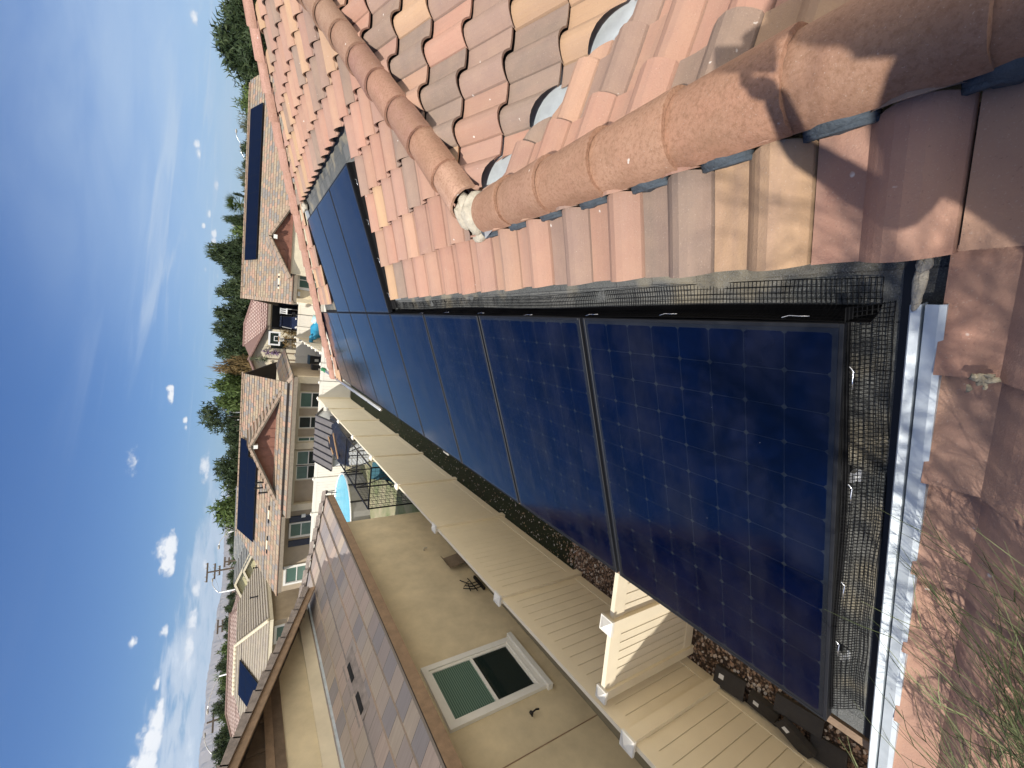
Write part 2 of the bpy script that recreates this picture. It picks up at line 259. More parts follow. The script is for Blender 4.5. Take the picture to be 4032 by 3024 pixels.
# ------------------------------------------------------------------ mesh building
class MB:
    def __init__(s): s.v=[]; s.f=[]; s.uv=[]; s.c=[]; s.anyc=False; s.anyuv=False
    def add(s,vs,fs,uv=None,c=None):
        b=len(s.v); s.v+= [tuple(p) for p in vs]
        for f in fs:
            s.f.append(tuple(b+i for i in f)); s.uv.append([uv[i] for i in f] if uv else None); s.c.append(c)
        if uv: s.anyuv=True
        if c: s.anyc=True
        return s
    def box(s,x0,x1,y0,y1,z0,z1,c=None):
        return s.add([(x0,y0,z0),(x1,y0,z0),(x1,y1,z0),(x0,y1,z0),(x0,y0,z1),(x1,y0,z1),(x1,y1,z1),(x0,y1,z1)],[(0,3,2,1),(4,5,6,7),(0,1,5,4),(1,2,6,5),(2,3,7,6),(3,0,4,7)],c=c)
    def obox(s,o,a,b,c,col=None):
        o,a,b,c=map(Vector,(o,a,b,c)); P=[o,o+a,o+a+b,o+b]; Q=[p+c for p in P]
        return s.add(P+Q,[(0,3,2,1),(4,5,6,7),(0,1,5,4),(1,2,6,5),(2,3,7,6),(3,0,4,7)],c=col)
    def bar(s,p,q,w,h=None,up=(0,0,1)):
        p,q=Vector(p),Vector(q); d=(q-p); h=h or w; x=d.cross(Vector(up))
        if x.length<1e-6: x=Vector((1,0,0))
        x.normalize(); u=x.cross(d).normalized()
        return s.obox(p-x*w/2-u*h/2,x*w,d,u*h)
    def prism(s,poly,vec):
        n=len(poly); P=[Vector(p) for p in poly]; v=Vector(vec); Q=[p+v for p in P]
        return s.add(P+Q,[tuple(range(n))[::-1],tuple(range(n,2*n))]+[(i,(i+1)%n,n+(i+1)%n,n+i) for i in range(n)])
    def tube(s,pts,r,n=6,cap=True,c=None):
        pts=[Vector(p) for p in pts]; k=len(pts); rr=r if isinstance(r,(list,tuple)) else [r]*k
        d0=(pts[1]-pts[0]).normalized(); a=d0.cross(Vector((0,0,1)))
        if a.length<1e-3: a=d0.cross(Vector((1,0,0)))
        a.normalize(); vs=[]
        for i,p in enumerate(pts):
            d=(pts[min(i+1,k-1)]-pts[max(i-1,0)]).normalized(); a=(a-d*a.dot(d)).normalized(); b=d.cross(a)
            for j in range(n):
                t=2*math.pi*j/n; vs.append(p+(a*math.cos(t)+b*math.sin(t))*rr[i])
        fs=[(i*n+j,i*n+(j+1)%n,(i+1)*n+(j+1)%n,(i+1)*n+j) for i in range(k-1) for j in range(n)]
        if cap: fs+= [tuple(range(n))[::-1],tuple((k-1)*n+j for j in range(n))]
        return s.add(vs,fs,c=c)
    def lathe(s,o,prof,n=16,ax=(0,0,1)):
        return s.tube([Vector(o)+Vector(ax)*h for h,r in prof],[max(r,1e-4) for h,r in prof],n)
    def blob(s,o,r,seed=0,rough=.2,n=10,c=None,flat=1):
        rnd=random.Random(seed); o=Vector(o); vs=[];fs=[]; m=max(4,n//2); ph=[rnd.uniform(0,6) for _ in range(6)]
        rx,ry,rz=r if isinstance(r,(tuple,list)) else (r,r,r)
        for i in range(m+1):
            t=math.pi*i/m
            for j in range(n):
                p=2*math.pi*j/n; k=1+rough*(math.sin(3*p+ph[0]+2*t)*.5+math.sin(5*t+ph[1]+p)*.5+rnd.uniform(-.35,.35))
                vs.append(o+Vector((rx*math.sin(t)*math.cos(p)*k,ry*math.sin(t)*math.sin(p)*k,rz*math.cos(t)*k)))
        for i in range(m):
            for j in range(n): fs.append((i*n+j,(i+1)*n+j,(i+1)*n+(j+1)%n,i*n+(j+1)%n))
        return s.add(vs,fs,c=c)
    def build(s,name,mat,parent=None,smooth=False,local=False,clip=None):
        me=bpy.data.meshes.new(name); off=Vector((0,0,0))
        if parent is not None and not local:
            q=parent
            while q: off+=q.location; q=q.parent
        me.from_pydata([Vector(p)-off for p in s.v],[],s.f)
        if s.anyuv:
            l=me.uv_layers.new(name='UVMap'); i=0; d=[]
            for f,u in zip(s.f,s.uv):
                for k in range(len(f)): d+=list(u[k]) if u else [0,0]
            l.data.foreach_set('uv',d)
        if s.anyc:
            l=me.color_attributes.new('Col','FLOAT_COLOR','CORNER'); d=[]
            for f,c in zip(s.f,s.c): d+=[*(c or (.5,.5,.5)),1]*len(f)
            l.data.foreach_set('color',d)
        if smooth: me.polygons.foreach_set('use_smooth',[True]*len(me.polygons))
        if clip:
            bm=bmesh.new(); bm.from_mesh(me)
            for co,no in clip:
                bmesh.ops.bisect_plane(bm,geom=bm.verts[:]+bm.edges[:]+bm.faces[:],plane_co=Vector(co)-off,plane_no=Vector(no),clear_outer=True)
            bm.to_mesh(me); bm.free()
        me.materials.append(M(mat)); o=bpy.data.objects.new(name,me); col.objects.link(o)
        if parent is not None: o.parent=parent
        return o
def tag(o,label=None,cat=None,group=None,kind=None):
    if label: o['label']=label
    if cat: o['category']=cat
    if group: o['group']=group
    if kind: o['kind']=kind
    return o
def thing(name,loc,label,cat,group=None,rot=None):
    o=bpy.data.objects.new(name,None); o.empty_display_size=.2; col.objects.link(o); o.location=loc
    if rot is not None: o.rotation_euler=rot
    return tag(o,label,cat,group)
def copy_tree(o,parent=None):
    c=o.copy(); col.objects.link(c)
    if parent is not None: c.parent=parent
    for ch in list(o.children): copy_tree(ch,c)
    return c
def clip_poly(poly,axis,lo,hi):
    for sgn,val in ((1,lo),(-1,-hi)):
        out=[]
        for i in range(len(poly)):
            a,b=poly[i],poly[(i+1)%len(poly)]; da,db=sgn*a[axis]-val,sgn*b[axis]-val
            if da>=0: out.append(a)
            if (da>=0)!=(db>=0):
                t=da/(da-db); out.append(tuple(a[k]+(b[k]-a[k])*t for k in range(2)))
        poly=out
        if not poly: return []
    return poly
def courses(mb,pts,exp=.34,thick=.028,u0=None):
    """a roof face laid as overlapping courses: each band tilts up to its lower edge and ends in a real butt"""
    P=[Vector(p) for p in pts]; n=(P[1]-P[0]).cross(P[2]-P[0]).normalized()
    if n.z<0: n=-n
    V=(Vector((0,0,1))-n*n.z).normalized(); U=V.cross(n); O=P[0]
    poly=[((p-O).dot(U),(p-O).dot(V)) for p in P]; v0=min(p[1] for p in poly); v1=max(p[1] for p in poly)
    ua=O.dot(U) if u0 is None else u0; k=0
    while v0+k*exp<v1-1e-4:
        a,b=v0+k*exp,min(v0+(k+1)*exp,v1); q=clip_poly(poly,1,a,b); k+=1
        if len(q)<3: continue
        X=lambda p,h: O+U*p[0]+V*p[1]+n*h
        hh=lambda p: thick*(1-(p[1]-a)/exp)+.004
        mb.add([X(p,hh(p)) for p in q],[tuple(range(len(q)))],uv=[(p[0]+ua,(p[1]-a)*.98+(k+3)*exp) for p in q])
        low=sorted([p for p in q if abs(p[1]-a)<1e-5])
        if len(low)>=2:
            l,r=low[0],low[-1]; mb.add([X(l,hh(l)),X(r,hh(r)),X(r,-.01),X(l,-.01)],[(0,1,2,3)],uv=[(l[0]+ua,(k+3)*exp+.1)]*4)
    return mb
def deck(mb,pts,t=.06):
    P=[Vector(p) for p in pts]; n=(P[1]-P[0]).cross(P[2]-P[0]).normalized()
    if n.z<0: n=-n
    return mb.prism([p-n*.008 for p in P],-n*t)

# ------------------------------------------------------------------ our house: roof planes
TH=0.3641765; c_,s_=math.cos(TH),math.sin(TH); T_=math.tan(TH)
def A(Y,t,h=0): return Vector((t*c_-s_*h,Y,t*s_+c_*h))
XR=2.09; ZR=T_*XR; YJ=1.93
GZ=-2.95
PAL=[(0.374, 0.207, 0.151), (0.367, 0.213, 0.154), (0.394, 0.238, 0.166), (0.421, 0.272, 0.161), (0.414, 0.266, 0.163), (0.247, 0.176, 0.137), (0.224, 0.167, 0.133), (0.28, 0.189, 0.149), (0.341, 0.201, 0.154)]
NP=10
def prof(s):
    if s<.6: return .064*max(math.sin(math.pi*s/.6),0)**.8
    return -.004*math.sin(math.pi*(s-.6)/.4)
PR=[(0,-.012),(.012,.008)]+[(s,prof(s)) for s in (.07,.13,.2,.3,.4,.47,.53,.575,.61,.68,.78,.9,.985)]
def tiles(mb,O,U,V,N,u0,u1,rows,seed,keep=None,pitch=.29,off=.1,base=-.066,pal=PAL,jit=.004,weights=None):
    rnd=random.Random(seed); O,U,V,N=map(Vector,(O,U,V,N)); k0=math.floor((u0-off)/pitch); k1=math.ceil((u1-off)/pitch)
    for v,e in rows:
        for k in range(k0,k1):
            ua=off+k*pitch
            if keep and not keep(ua+pitch/2,v+e/2): continue
            cc=Vector(rnd.choices(pal,weights)[0] if weights else rnd.choice(pal))*rnd.uniform(.9,1.1); cc=tuple(cc); dv=rnd.uniform(-jit,jit); dh=rnd.uniform(-.002,.003); tw=rnd.uniform(-.002,.002)
            vs=[];uv=[]; ru,rv=rnd.uniform(0,40),rnd.uniform(0,40)
            for v_,lift in ((v+dv,.035+dh),(v+e*.5,.016+dh),(v+e*1.02,0)):
                for s,h in PR:
                    vs.append(O+U*(ua+s*pitch)+V*v_+N*(base+h+lift+tw*s)); uv.append((ru+s*pitch,rv+v_))
            n=len(PR)
            for s,h in PR: vs.append(O+U*(ua+s*pitch)+V*(v+dv+.003)+N*(base+h+.035+dh-.016)); uv.append((ru,rv))
            fs=[(r*n+i,r*n+i+1,(r+1)*n+i+1,(r+1)*n+i) for r in (0,1) for i in range(n-1)]+[(3*n+i,3*n+i+1,i+1,i) for i in range(n-1)]
            mb.add(vs,fs,uv=uv,c=cc)
house=thing('house',(3.5,3,GZ),'stucco house under our feet, its pink and tan barrel tile roof carrying twelve solar panels','house')
hb=MB(); hb.box(.45,9,-7,9.6,GZ,-.32); hb.build('wall','stucco',house)
# shingle deck on slope A, plain decks on B and C
dk=MB(); E0=-.075
def pl(pts,h=-.1): return [A(y,t,h) for y,t in pts]
q=pl([(-6,E0),(10.58,E0),(6.1,5.85),(5.6,6.05),(1.78,2.02),(-6,2.02)])
n=len(q); dk.add(q+[p-Vector((0,0,.05)) for p in q],[tuple(range(n)),tuple(range(n,2*n))[::-1]]+[(i,n+i,n+(i+1)%n,(i+1)%n) for i in range(n)],uv=[(p.y,(p.x*c_+p.z*s_)) for p in q]*2)
dk.build('roof_deck','asphalt_shingle',house)
dk=MB(); dk.prism([(XR,-6,ZR-.12),(XR,YJ,ZR-.12),(6.5,YJ-4.41,ZR-.12-4.41*T_),(6.5,-6,ZR-.12-4.41*T_)],(0,0,-.05))
dk.prism([(XR,YJ,ZR-.12),(6.5,YJ+4.41,ZR-.12+4.41*T_),(9,YJ+4.41,ZR-.12+4.41*T_),(9,YJ-4.41,ZR-.12-4.41*T_),(6.5,YJ-4.41,ZR-.12-4.41*T_)],(0,0,-.05))
dk.prism([A(10.58,E0,-.11),A(6.1,5.85,-.11),A(6.1,5.85,-.11)+Vector((4,0,0)),A(10.58,E0,-.11)+Vector((9,0,0))],(0,0,-.05)); dk.build('roof_underlay','dark_gap',house)
fb=MB(); fb.box(-.09,-.06,-6,10.5,-.30,-.135); fb.build('fascia','brown_wood',house)
# slope A tiles, in fields around the panels
t1=MB(); OA,UA,VA,NA=(0,0,0),(0,1,0),(c_,0,s_),(-s_,0,c_)
tiles(t1,OA,UA,VA,NA,1.2,9.8,[(3.42+.36*k,.36) for k in range(8)],1)
hipA=((2.09+.0,2.09-.16+.09,0),(1,-1,0)); farA=((5.19-.07,6.32-.09,0),(3.91,4.816,0))
t1.build('barrel_tiles','clay_tile',house,clip=[((2.0,1.96,0),(1,-1,0)),((5.19-.06,6.32-.08,0),(3.91,4.816,0))])
R2=[(1.72+.34*k,.34) for k in range(5)]; W2=[4,4,3,1.4,2,1,1,3,4]
t2=MB(); tiles(t2,OA,UA,VA,NA,-6,1.97,R2[:2],7,weights=W2); t2.build('barrel_tiles','clay_tile',house,clip=[((1.927,0,0),(1,0,0)),((0,1.93,0),(0,1,0))])
t2=MB(); tiles(t2,OA,UA,VA,NA,1.6,4.2,R2,8,weights=W2); t2.build('barrel_tiles','clay_tile',house,clip=[((0,1.93,0),(0,-1,0)),((0,3.98,0),(0,1,0)),((2.0,1.99,0),(1,-1,0))])
t3=MB(); tiles(t3,OA,UA,VA,NA,7.6,10.4,R2,3,pal=PAL[:5]+PAL[7:]); t3.build('barrel_tiles','clay_tile',house,clip=[((0,7.68,0),(0,-1,0)),((5.19-.06,6.32-.08,0),(3.91,4.816,0))])
t3=MB(); tiles(t3,OA,UA,VA,NA,9.5,11,[(-.13+.31*k,.31) for k in range(6)],5,pal=PAL[:4]); t3.build('barrel_tiles','clay_tile',house,clip=[((0,9.72,0),(0,-1,0)),((5.19-.06,6.32-.08,0),(3.91,4.816,0))])
t4=MB(); tiles(t4,OA,UA,VA,NA,-6,-.1,[(-.13+.312*k,.312) for k in range(6)],11,pal=[PAL[0],PAL[1],PAL[7],PAL[8],PAL[1]],off=.1185); t4.build('barrel_tiles','clay_tile',house,clip=[((0,-.172,0),(0,1,0)),((1.83*c_,0,0),(1,0,0))])
# slope B and slope C
t5=MB(); tiles(t5,(XR,0,ZR),(0,1,0),(-c_,0,s_),(s_,0,c_),-6,2,[(-.36*k-.30,.36) for k in range(0,13)],21,off=.02,weights=[3,3,2,.7,.7,2,2,4,3])
t5.build('barrel_tiles','clay_tile',house,clip=[((XR,YJ-.02,0),(1,1,0)),((XR+.02,0,0),(-1,0,0))])
t6=MB(); tiles(t6,(XR,YJ,ZR),(1,0,0),(0,c_,s_),(0,-s_,c_),0,5.5,[(-1.62+.36*k,.36) for k in range(0,15)],33,off=.12,weights=[2,2,1,2,1,4,4,3,2])
t6.build('barrel_tiles','clay_tile',house,clip=[((2.15,1.93,0),(-1,1,0)),((XR+.04,YJ+.04,0),(-1,-1,0))])
# valley metal, with a raised middle rib
vf=MB(); d=Vector((1,-1,-T_)); o=Vector((XR,YJ,ZR-.085)); sd=Vector((1,1,0)).normalized()
for (a,ha),(b,hb_) in zip([(-.3,.06),(-.03,0),(-.012,.02),(.012,.02),(.03,0)],[(-.03,0),(-.012,.02),(.012,.02),(.03,0),(.3,.06)]):
    up=Vector((0,0,1)); vf.add([o+sd*a+up*ha,o+d*3.5+sd*a+up*ha,o+d*3.5+sd*b+up*hb_,o+sd*b+up*hb_],[(0,1,2,3)])
vf.build('valley_metal','galvanized',house)
# ridge and hip caps
RC=[(0.336, 0.179, 0.116), (0.328, 0.182, 0.119), (0.319, 0.179, 0.119), (0.353, 0.198, 0.129), (0.302, 0.171, 0.116)]
def cap(rim,dirv,length,r,seed,lift=.021,colr=None,thick=.017):
    """one tapered half-barrel cap: wide open rim at `rim`, narrowing along dirv"""
    rnd=random.Random(seed); d=Vector(dirv).normalized(); side=d.cross(Vector((0,0,1))).normalized(); up=side.cross(d).normalized(); rim=Vector(rim)
    mb=MB(); n=16; vs=[]; uv=[]; cc=tuple(Vector(colr or rnd.choice(RC))*rnd.uniform(.93,1.07)); ru=rnd.uniform(0,30); fl=1.02
    for k,(a,rr,lf) in enumerate([(0,r-thick,lift),(0,r-.001,lift),(.02,r,lift),(.2,r*.985,lift*.75),(.6,r*.955,lift*.4),(1,r*.925,0)]):
        for i in range(n+1):
            t=math.pi*(i/n); j=rnd.uniform(-.003,.003) if a==0 else 0
            vs.append(rim+d*(a*length+j)+side*(math.cos(t)*rr*fl)+up*(math.sin(t)**.9*rr*1.0+lf)); uv.append((ru+i/n*.4,ru+a*length))
    m=n+1; fs=[(k*m+i,k*m+i+1,(k+1)*m+i+1,(k+1)*m+i) for k in range(5) for i in range(n)]
    b=len(vs)
    for i in range(n+1):
        t=math.pi*i/n; vs.append(rim+d*length*.97+side*(math.cos(t)*(r*.925-thick))+up*(math.sin(t)**.9*(r*.925-thick))); uv.append((ru,ru))
    fs+= [(b+i,b+i+1,i+1,i) for i in range(n)]
    fs+= [(i*m+0,(i+1)*m+0,b,0) for i in range(1,5)][:0]
    mb.add(vs,fs,uv=uv,c=cc); return mb.build('ridge_cap','ridge_clay',house,smooth=False)
def smooth_caps(o):
    for p in o.data.polygons: p.use_smooth=True
    o.data.set_sharp_from_angle(angle=R(40)) if hasattr(o.data,'set_sharp_from_angle') else None
for i,y in enumerate([1.484,1.144,.793,.457,.12,-.22,-.56,-.9,-1.24]):
    smooth_caps(cap((2.045,y,ZR-.068),(0,1,.012),.42 if i else .3,.126,100+i))
hd=Vector((1,1,T_)).normalized()
for i in range(13):
    X=2.306+.25*i; smooth_caps(cap((X,X-.17,T_*X-.034),hd,.44,.122,200+i,colr=[(.36,.20,.135),(.30,.165,.125),(.32,.175,.125),(.29,.16,.125),(.29,.175,.125),(.30,.19,.135)][min(i,5)]))
smooth_caps(cap((2.12,1.95,T_*2.12-.03),hd,.36,.118,199,colr=(.46,.28,.2)))
fa=A(10.62,E0+.0,.0); fb_=A(6.32-.75,5.55+1.0,0); fd=(fb_-fa); L_=fd.length; fd.normalize(); i=0
while i*.36<L_:
    smooth_caps(cap(fa+fd*(i*.36)+Vector((0,0,-.01)),fd,.44,.125,300+i,colr=[(.44,.25,.195),(.41,.235,.18),(.45,.265,.21)][i%3])); i+=1
# mortar where ridge meets hip, metal edges, small sealant lumps, plastic pan closures
mo=MB(); mo.blob((2.05,1.85,ZR-.03),(.125,.085,.10),3,.07,26); mo.blob((1.95,1.89,ZR-.075),(.06,.085,.035),8,.1,20); mo.blob((2.12,1.93,ZR+.035),(.05,.04,.035),9,.12,16); mo.blob((2.07,1.965,ZR-.03),(.10,.07,.10),12,.08,22); mo.build('mortar','white_mortar',house,smooth=True)
for k in range(8):
    y=.1+.29*(5-k)+.29*.8; cl=MB(); o=A(y,2.055,-.025); rnd=random.Random(k)
    for j in range(5):
        a=j/4; cl.tube([A(y+.075*math.cos(q)*(1-a*.15),2.045+.012*j+.0,-.05+.03*a+.036*math.sin(q)) for q in [math.pi*i/10 for i in range(11)]],.011,6)
    cl.blob(A(y,2.08,-.03),(.05,.075,.05),k,.08,12); cl.build('pan_closure','closure_grey',house,smooth=True)
for (y0,y1,ta,tb) in ((3.975,4.06,1.70,3.42),(7.60,7.69,1.74,3.40)):
    fm=MB(); fm.obox(A(y0,ta,-.075),A(0,tb-ta)-A(0,0),(0,.004,0),A(0,0,.05)-A(0,0)); fm.obox(A(y0,ta,-.085),A(0,tb-ta)-A(0,0),(0,y1-y0,0),A(0,0,.004)-A(0,0)); fm.build('edge_flashing','galvanized',house)
for p,r in ((A(7.6,3.36,-.05),(.09,.13,.045)),(A(9.75,1.72,-.04),(.07,.12,.05))): sm=MB(); sm.blob(p,r,5,.35,14); sm.build('sealant','white_mortar',house,smooth=True)
# metal channel between the near tiles and the panels
ch=MB(); pf=[(-.185,-.088),(-.185,-.040),(-.172,-.038),(-.146,-.044),(-.1445,-.070),(-.141,-.070),(-.139,-.044),(-.122,-.036),(-.1185,-.040),(-.1185,-.096)]
for (a,b) in zip(pf,pf[1:]):
    ch.add([A(a[0],-.25,a[1]),A(b[0],-.25,b[1]),A(b[0],1.60,b[1]),A(a[0],1.60,a[1])],[(0,1,2,3)])
ch.build('channel_flashing','galvanized',house)
sm=MB()
sm.blob(A(-.132,1.655,-.045),(.052,.014,.010),3,.12,24); sm.blob(A(-.129,1.615,-.043),(.03,.010,.008),9,.15,18); sm.blob(A(-.137,1.70,-.046),(.022,.016,.012),5,.15,18)
sm.build('sealant','white_mortar',house,smooth=True)
chshade=MB(); chshade.obox(A(-.118,E0,-.0985),A(0,1.8)-A(0,0),(0,.03,0),A(0,0,.002)-A(0,0)); chshade.build('channel_shade','frame_black',house)  # black strip painted in where the channel's shadow falls on the shingles
# droppings and a stain on the near tiles
dr=MB()
for k in range(14):
    rnd=random.Random(k+5); dr.blob(A(-.262+rnd.uniform(-.02,.02),1.43+rnd.uniform(-.018,.018),-.003),(.009*rnd.uniform(.4,1.3),.009*rnd.uniform(.4,1.3),.002),k,.5,7)
dr.build('dropping','stain',house,smooth=True)
# pole lying along the eave corner
po=thing('pole',(-.13,7.0,-.09),'white aluminium pole with green wrapped tip sticking out past the far roof corner','pole')
a,b=Vector((-.125,6.6,-.10)),Vector((-.118,12.45,.0)); dd=(b-a).normalized()
mb=MB(); mb.tube([a,b],.034,10); mb.build('shaft','pole_alu',po,smooth=True)
mb=MB(); mb.tube([b-dd*.55,b-dd*.3,b-dd*.28,b-dd*.1,b+dd*.02],[.04,.052,.043,.056,.045],9); mb.blob(b-dd*.1,(.06,.1,.06),4,.3,10); mb.blob(b-dd*.4,(.055,.08,.055),5,.3,10); mb.build('wrapped_tip','green_rag',po,smooth=True)
for k in range(5):
    mb=MB(); p=b-dd*(1.25+.95*k); mb.tube([p+Vector((-.012,0,.026)),p+Vector((-.016,0,.036))],[.012,.012],8); mb.build('clip_hole','frame_black',po)

# ------------------------------------------------------------------ solar panels
PW,PL=1.046,1.559; SP=PW+.0229
def make_panel():
    r=thing('solar_panel',(0,0,0),'x','solar panel','solar panels on the roof')
    g=MB(); g.add([(.01,.01,0),(PW-.01,.01,0),(PW-.01,PL-.01,0),(.01,PL-.01,0)],[(0,1,2,3)]); g.build('glass','solar_cells',r,local=True)
    f=MB(); fw,h=.012,.044
    for x0,x1,y0,y1 in ((0,fw,0,PL),(PW-fw,PW,0,PL),(fw,PW-fw,0,fw),(fw,PW-fw,PL-fw,PL)): f.box(x0,x1,y0,y1,-h,.0025)
    f.box(.012,PW-.012,.012,PL-.012,-.012,-.008)
    fo=f.build('frame','frame_black',r,local=True); bv=fo.modifiers.new('b','BEVEL'); bv.width=.0015; bv.segments=1
    return r
RP=Matrix(((0,c_,-s_),(-1,0,0),(0,s_,c_))).to_euler()
LABS=['nearest solar panel in the long lower row, its pale cell grid clearest of all','second solar panel from the near end of the lower row','third solar panel from the near end of the lower row','fourth solar panel of the lower row, the last before the upper row joins above it',
 'fifth solar panel of the lower row, touching the nearest upper row panel','sixth solar panel of the lower row, touching the middle upper row panel','seventh solar panel of the lower row, touching the farthest upper row panel','second solar panel from the far end of the lower row, by a bare shingle patch','farthest solar panel in the lower row, by the far hip caps']
UPL=['nearest of the three upper row solar panels, with black mesh along its side','middle one of the three upper row solar panels','farthest of the three upper row solar panels, below the far tiles']
p0=make_panel(); first=True
for k in range(12):
    o=p0 if first else copy_tree(p0); first=False
    kk=k if k<9 else k-9+4; o.location=A(kk*SP+PW,0 if k<9 else PL+.0084); o.rotation_euler=RP
    o['label']=LABS[k] if k<9 else UPL[k-9]
# rail ends peeping out under the lower edge
# ------------------------------------------------------------------ black mesh skirts with wire clips
def skirt(name,label,path,s0,s1,along,step=.0127,long_n=9,clips=(),curl=.0,sd=1,back=.5):
    """path(q,s): q 0..1 from panel edge down to the shingles, s along the edge"""
    r=thing(name,path(1,(s0+s1)/2),label,'mesh guard','mesh guards round the panels'); mb=MB(); n=int((s1-s0)/step); rnd=random.Random(sd); ph=[rnd.uniform(0,6) for _ in range(4)]
    wob=lambda q,s: q*q*(.008*math.sin(s*9+ph[0])+.006*math.sin(s*23+ph[1])+.003*math.sin(s*61+ph[2]+4*q))+.006*math.sin(q*9+ph[3]+s*3)*q
    nrm=A(0,0,1)-A(0,0,0)
    for i in range(n+1):
        s=s0+i*step; mb.tube([path(q,s)+nrm*wob(q,s)*.8 for q in (0,.25,.5,.75,1)],.0014,3,cap=False)
    m=max(8,int((s1-s0)/.05))
    for j in range(long_n+1):
        q=j/long_n; mb.tube([path(q,s0+(s1-s0)*i/m)+nrm*wob(q,s0+(s1-s0)*i/m)*.8 for i in range(m+1)],.0014,3,cap=False)
    mb.build('wire_mesh','wire_black',r)
    tb=MB(); k_=24; Q=(0,back*.5,back); tb.add([path(q,s0+(s1-s0)*i/k_)-nrm*.004 for i in range(k_+1) for q in Q],[(i*3+j,i*3+j+1,(i+1)*3+j+1,(i+1)*3+j) for i in range(k_) for j in (0,1)]); tb.build('black_strip','wire_black',r)  # black strip backing: shade and dense mesh put into its colour
    for s,t in clips:
        cp=MB(); p=path(t,s); q=path(t+.02,s+.055); q2=path(t-.1,s+.07); cp.tube([p+nrm*.006,(p+q)/2+nrm*.011,q+nrm*.008,q2+nrm*.004],.0021,6); cp.build('wire_clip','clip_steel',r,smooth=True)
    return r
def bez(pts,q):
    k=q*(len(pts)-1); i=min(int(k),len(pts)-2); f=k-i; a,b=pts[i],pts[i+1]; return tuple(a[j]+(b[j]-a[j])*f for j in range(2))
def near_path(q,s): y,h=bez([(-.003,-.012),(-.017,-.030),(-.037,-.052),(-.060,-.078),(-.083,-.092)],q); return A(y+.006*math.sin(s*5),s,h)
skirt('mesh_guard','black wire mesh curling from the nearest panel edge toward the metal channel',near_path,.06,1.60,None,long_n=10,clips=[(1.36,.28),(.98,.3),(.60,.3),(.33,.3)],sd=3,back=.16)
def up_path(q,s): t,h=bez([(1.561,-.012),(1.568,-.055),(1.590,-.090),(1.625,-.093),(1.665,-.090)],q); return A(s,t+.006*math.sin(s*3.1),h)
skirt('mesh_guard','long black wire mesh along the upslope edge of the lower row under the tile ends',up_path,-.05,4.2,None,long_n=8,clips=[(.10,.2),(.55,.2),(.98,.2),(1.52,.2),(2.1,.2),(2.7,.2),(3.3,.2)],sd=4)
def u2_path(q,s): y,h=bez([(4.272,-.012),(4.262,-.05),(4.235,-.088),(4.19,-.093),(4.13,-.090)],q); return A(y,s,h)
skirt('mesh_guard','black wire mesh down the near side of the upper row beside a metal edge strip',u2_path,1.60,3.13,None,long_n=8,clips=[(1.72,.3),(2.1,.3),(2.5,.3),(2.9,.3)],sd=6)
# standoff feet showing pale under the mesh
for lab,Y,t in (('pale metal panel foot under the near mesh, upper one of two',-.020,1.03),('pale metal panel foot under the near mesh, lower one near the eave',-.022,.27)):
    mb=MB(); mb.obox(A(Y,t,-.098),A(0,.035)-A(0,0),(0,.012,0),A(0,0,.03)-A(0,0)); mb.obox(A(Y-.012,t-.005,-.098),A(0,.045)-A(0,0),(0,.025,0),A(0,0,.006)-A(0,0)); tag(mb.build('panel_foot','pole_alu'),lab,'panel foot','feet under the panels')

# ------------------------------------------------------------------ ground
gr=MB(); gr.add([(-30000,-3000,GZ-.004),(30000,-3000,GZ-.004),(30000,40000,GZ-.004),(-30000,40000,GZ-.004)],[(0,1,2,3)]); tag(gr.build('ground','desert'),kind='structure')
gr=MB(); gr.add([(-2.7,-8,GZ),(.45,-8,GZ),(.45,4.35,GZ),(-2.7,4.35,GZ)],[(0,1,2,3)]); tag(gr.build('gravel_path','gravel_ground'),kind='structure')
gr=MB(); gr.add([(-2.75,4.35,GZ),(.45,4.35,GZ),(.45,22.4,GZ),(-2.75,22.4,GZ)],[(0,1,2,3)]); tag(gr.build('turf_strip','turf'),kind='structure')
gr=MB(); gr.add([(-12,11.2,GZ),(-2.76,11.2,GZ),(-2.76,22.4,GZ),(-12,22.4,GZ)],[(0,1,2,3)]); tag(gr.build('back_lawn','yard_lawn'),kind='structure')
gr=MB(); gr.add([(-9,22.5,GZ),(30,22.5,GZ),(30,36,GZ),(-9,36,GZ)],[(0,1,2,3)]); tag(gr.build('patio_ground','concrete'),kind='structure')
rnd=random.Random(9); st=MB()
SC=[(.42,.29,.20),(.52,.40,.30),(.31,.19,.12),(.6,.51,.43),(.21,.125,.08),(.38,.25,.17),(.66,.6,.53)]
for i in range(5200):
    y=rnd.uniform(-1.2,4.6); x=rnd.uniform(-2.42,-.35); r=rnd.uniform(.010,.026); st.blob((x,y,GZ+r*.3),(r,r*rnd.uniform(.6,1),r*.6),i,.3,5,c=tuple(Vector(rnd.choice(SC))*rnd.uniform(.7,1.1)))
tag(st.build('gravel_stones','stone'),'loose tan and brown gravel stones in the strip below the fence','gravel',kind='stuff')
st=MB()
for i in range(1300):
    y=4.3+rnd.random()**1.8*11; x=rnd.uniform(-2.42,-1.0) - .016*y*.9; r=rnd.uniform(.009,.026)*(1.5 if rnd.random()<.12 else 1); a=rnd.uniform(0,6); u=Vector((math.cos(a),math.sin(a),rnd.uniform(-.2,.2)))*r; v=Vector((-math.sin(a),math.cos(a),rnd.uniform(-.2,.3)))*r*.6; o=Vector((x,y,GZ+.012))
    st.add([o-u,o+v*.8+Vector((0,0,.006)),o+u,o-v],[(0,1,2,3)],c=tuple(Vector(rnd.choice([(.42,.38,.32),(.5,.46,.42),(.3,.22,.13),(.22,.16,.09)]))))
tag(st.build('leaf_litter','stone'),'pale dry leaves and petals scattered over the dark grass strip','leaf litter',kind='stuff')
st=MB(); rnd=random.Random(77)
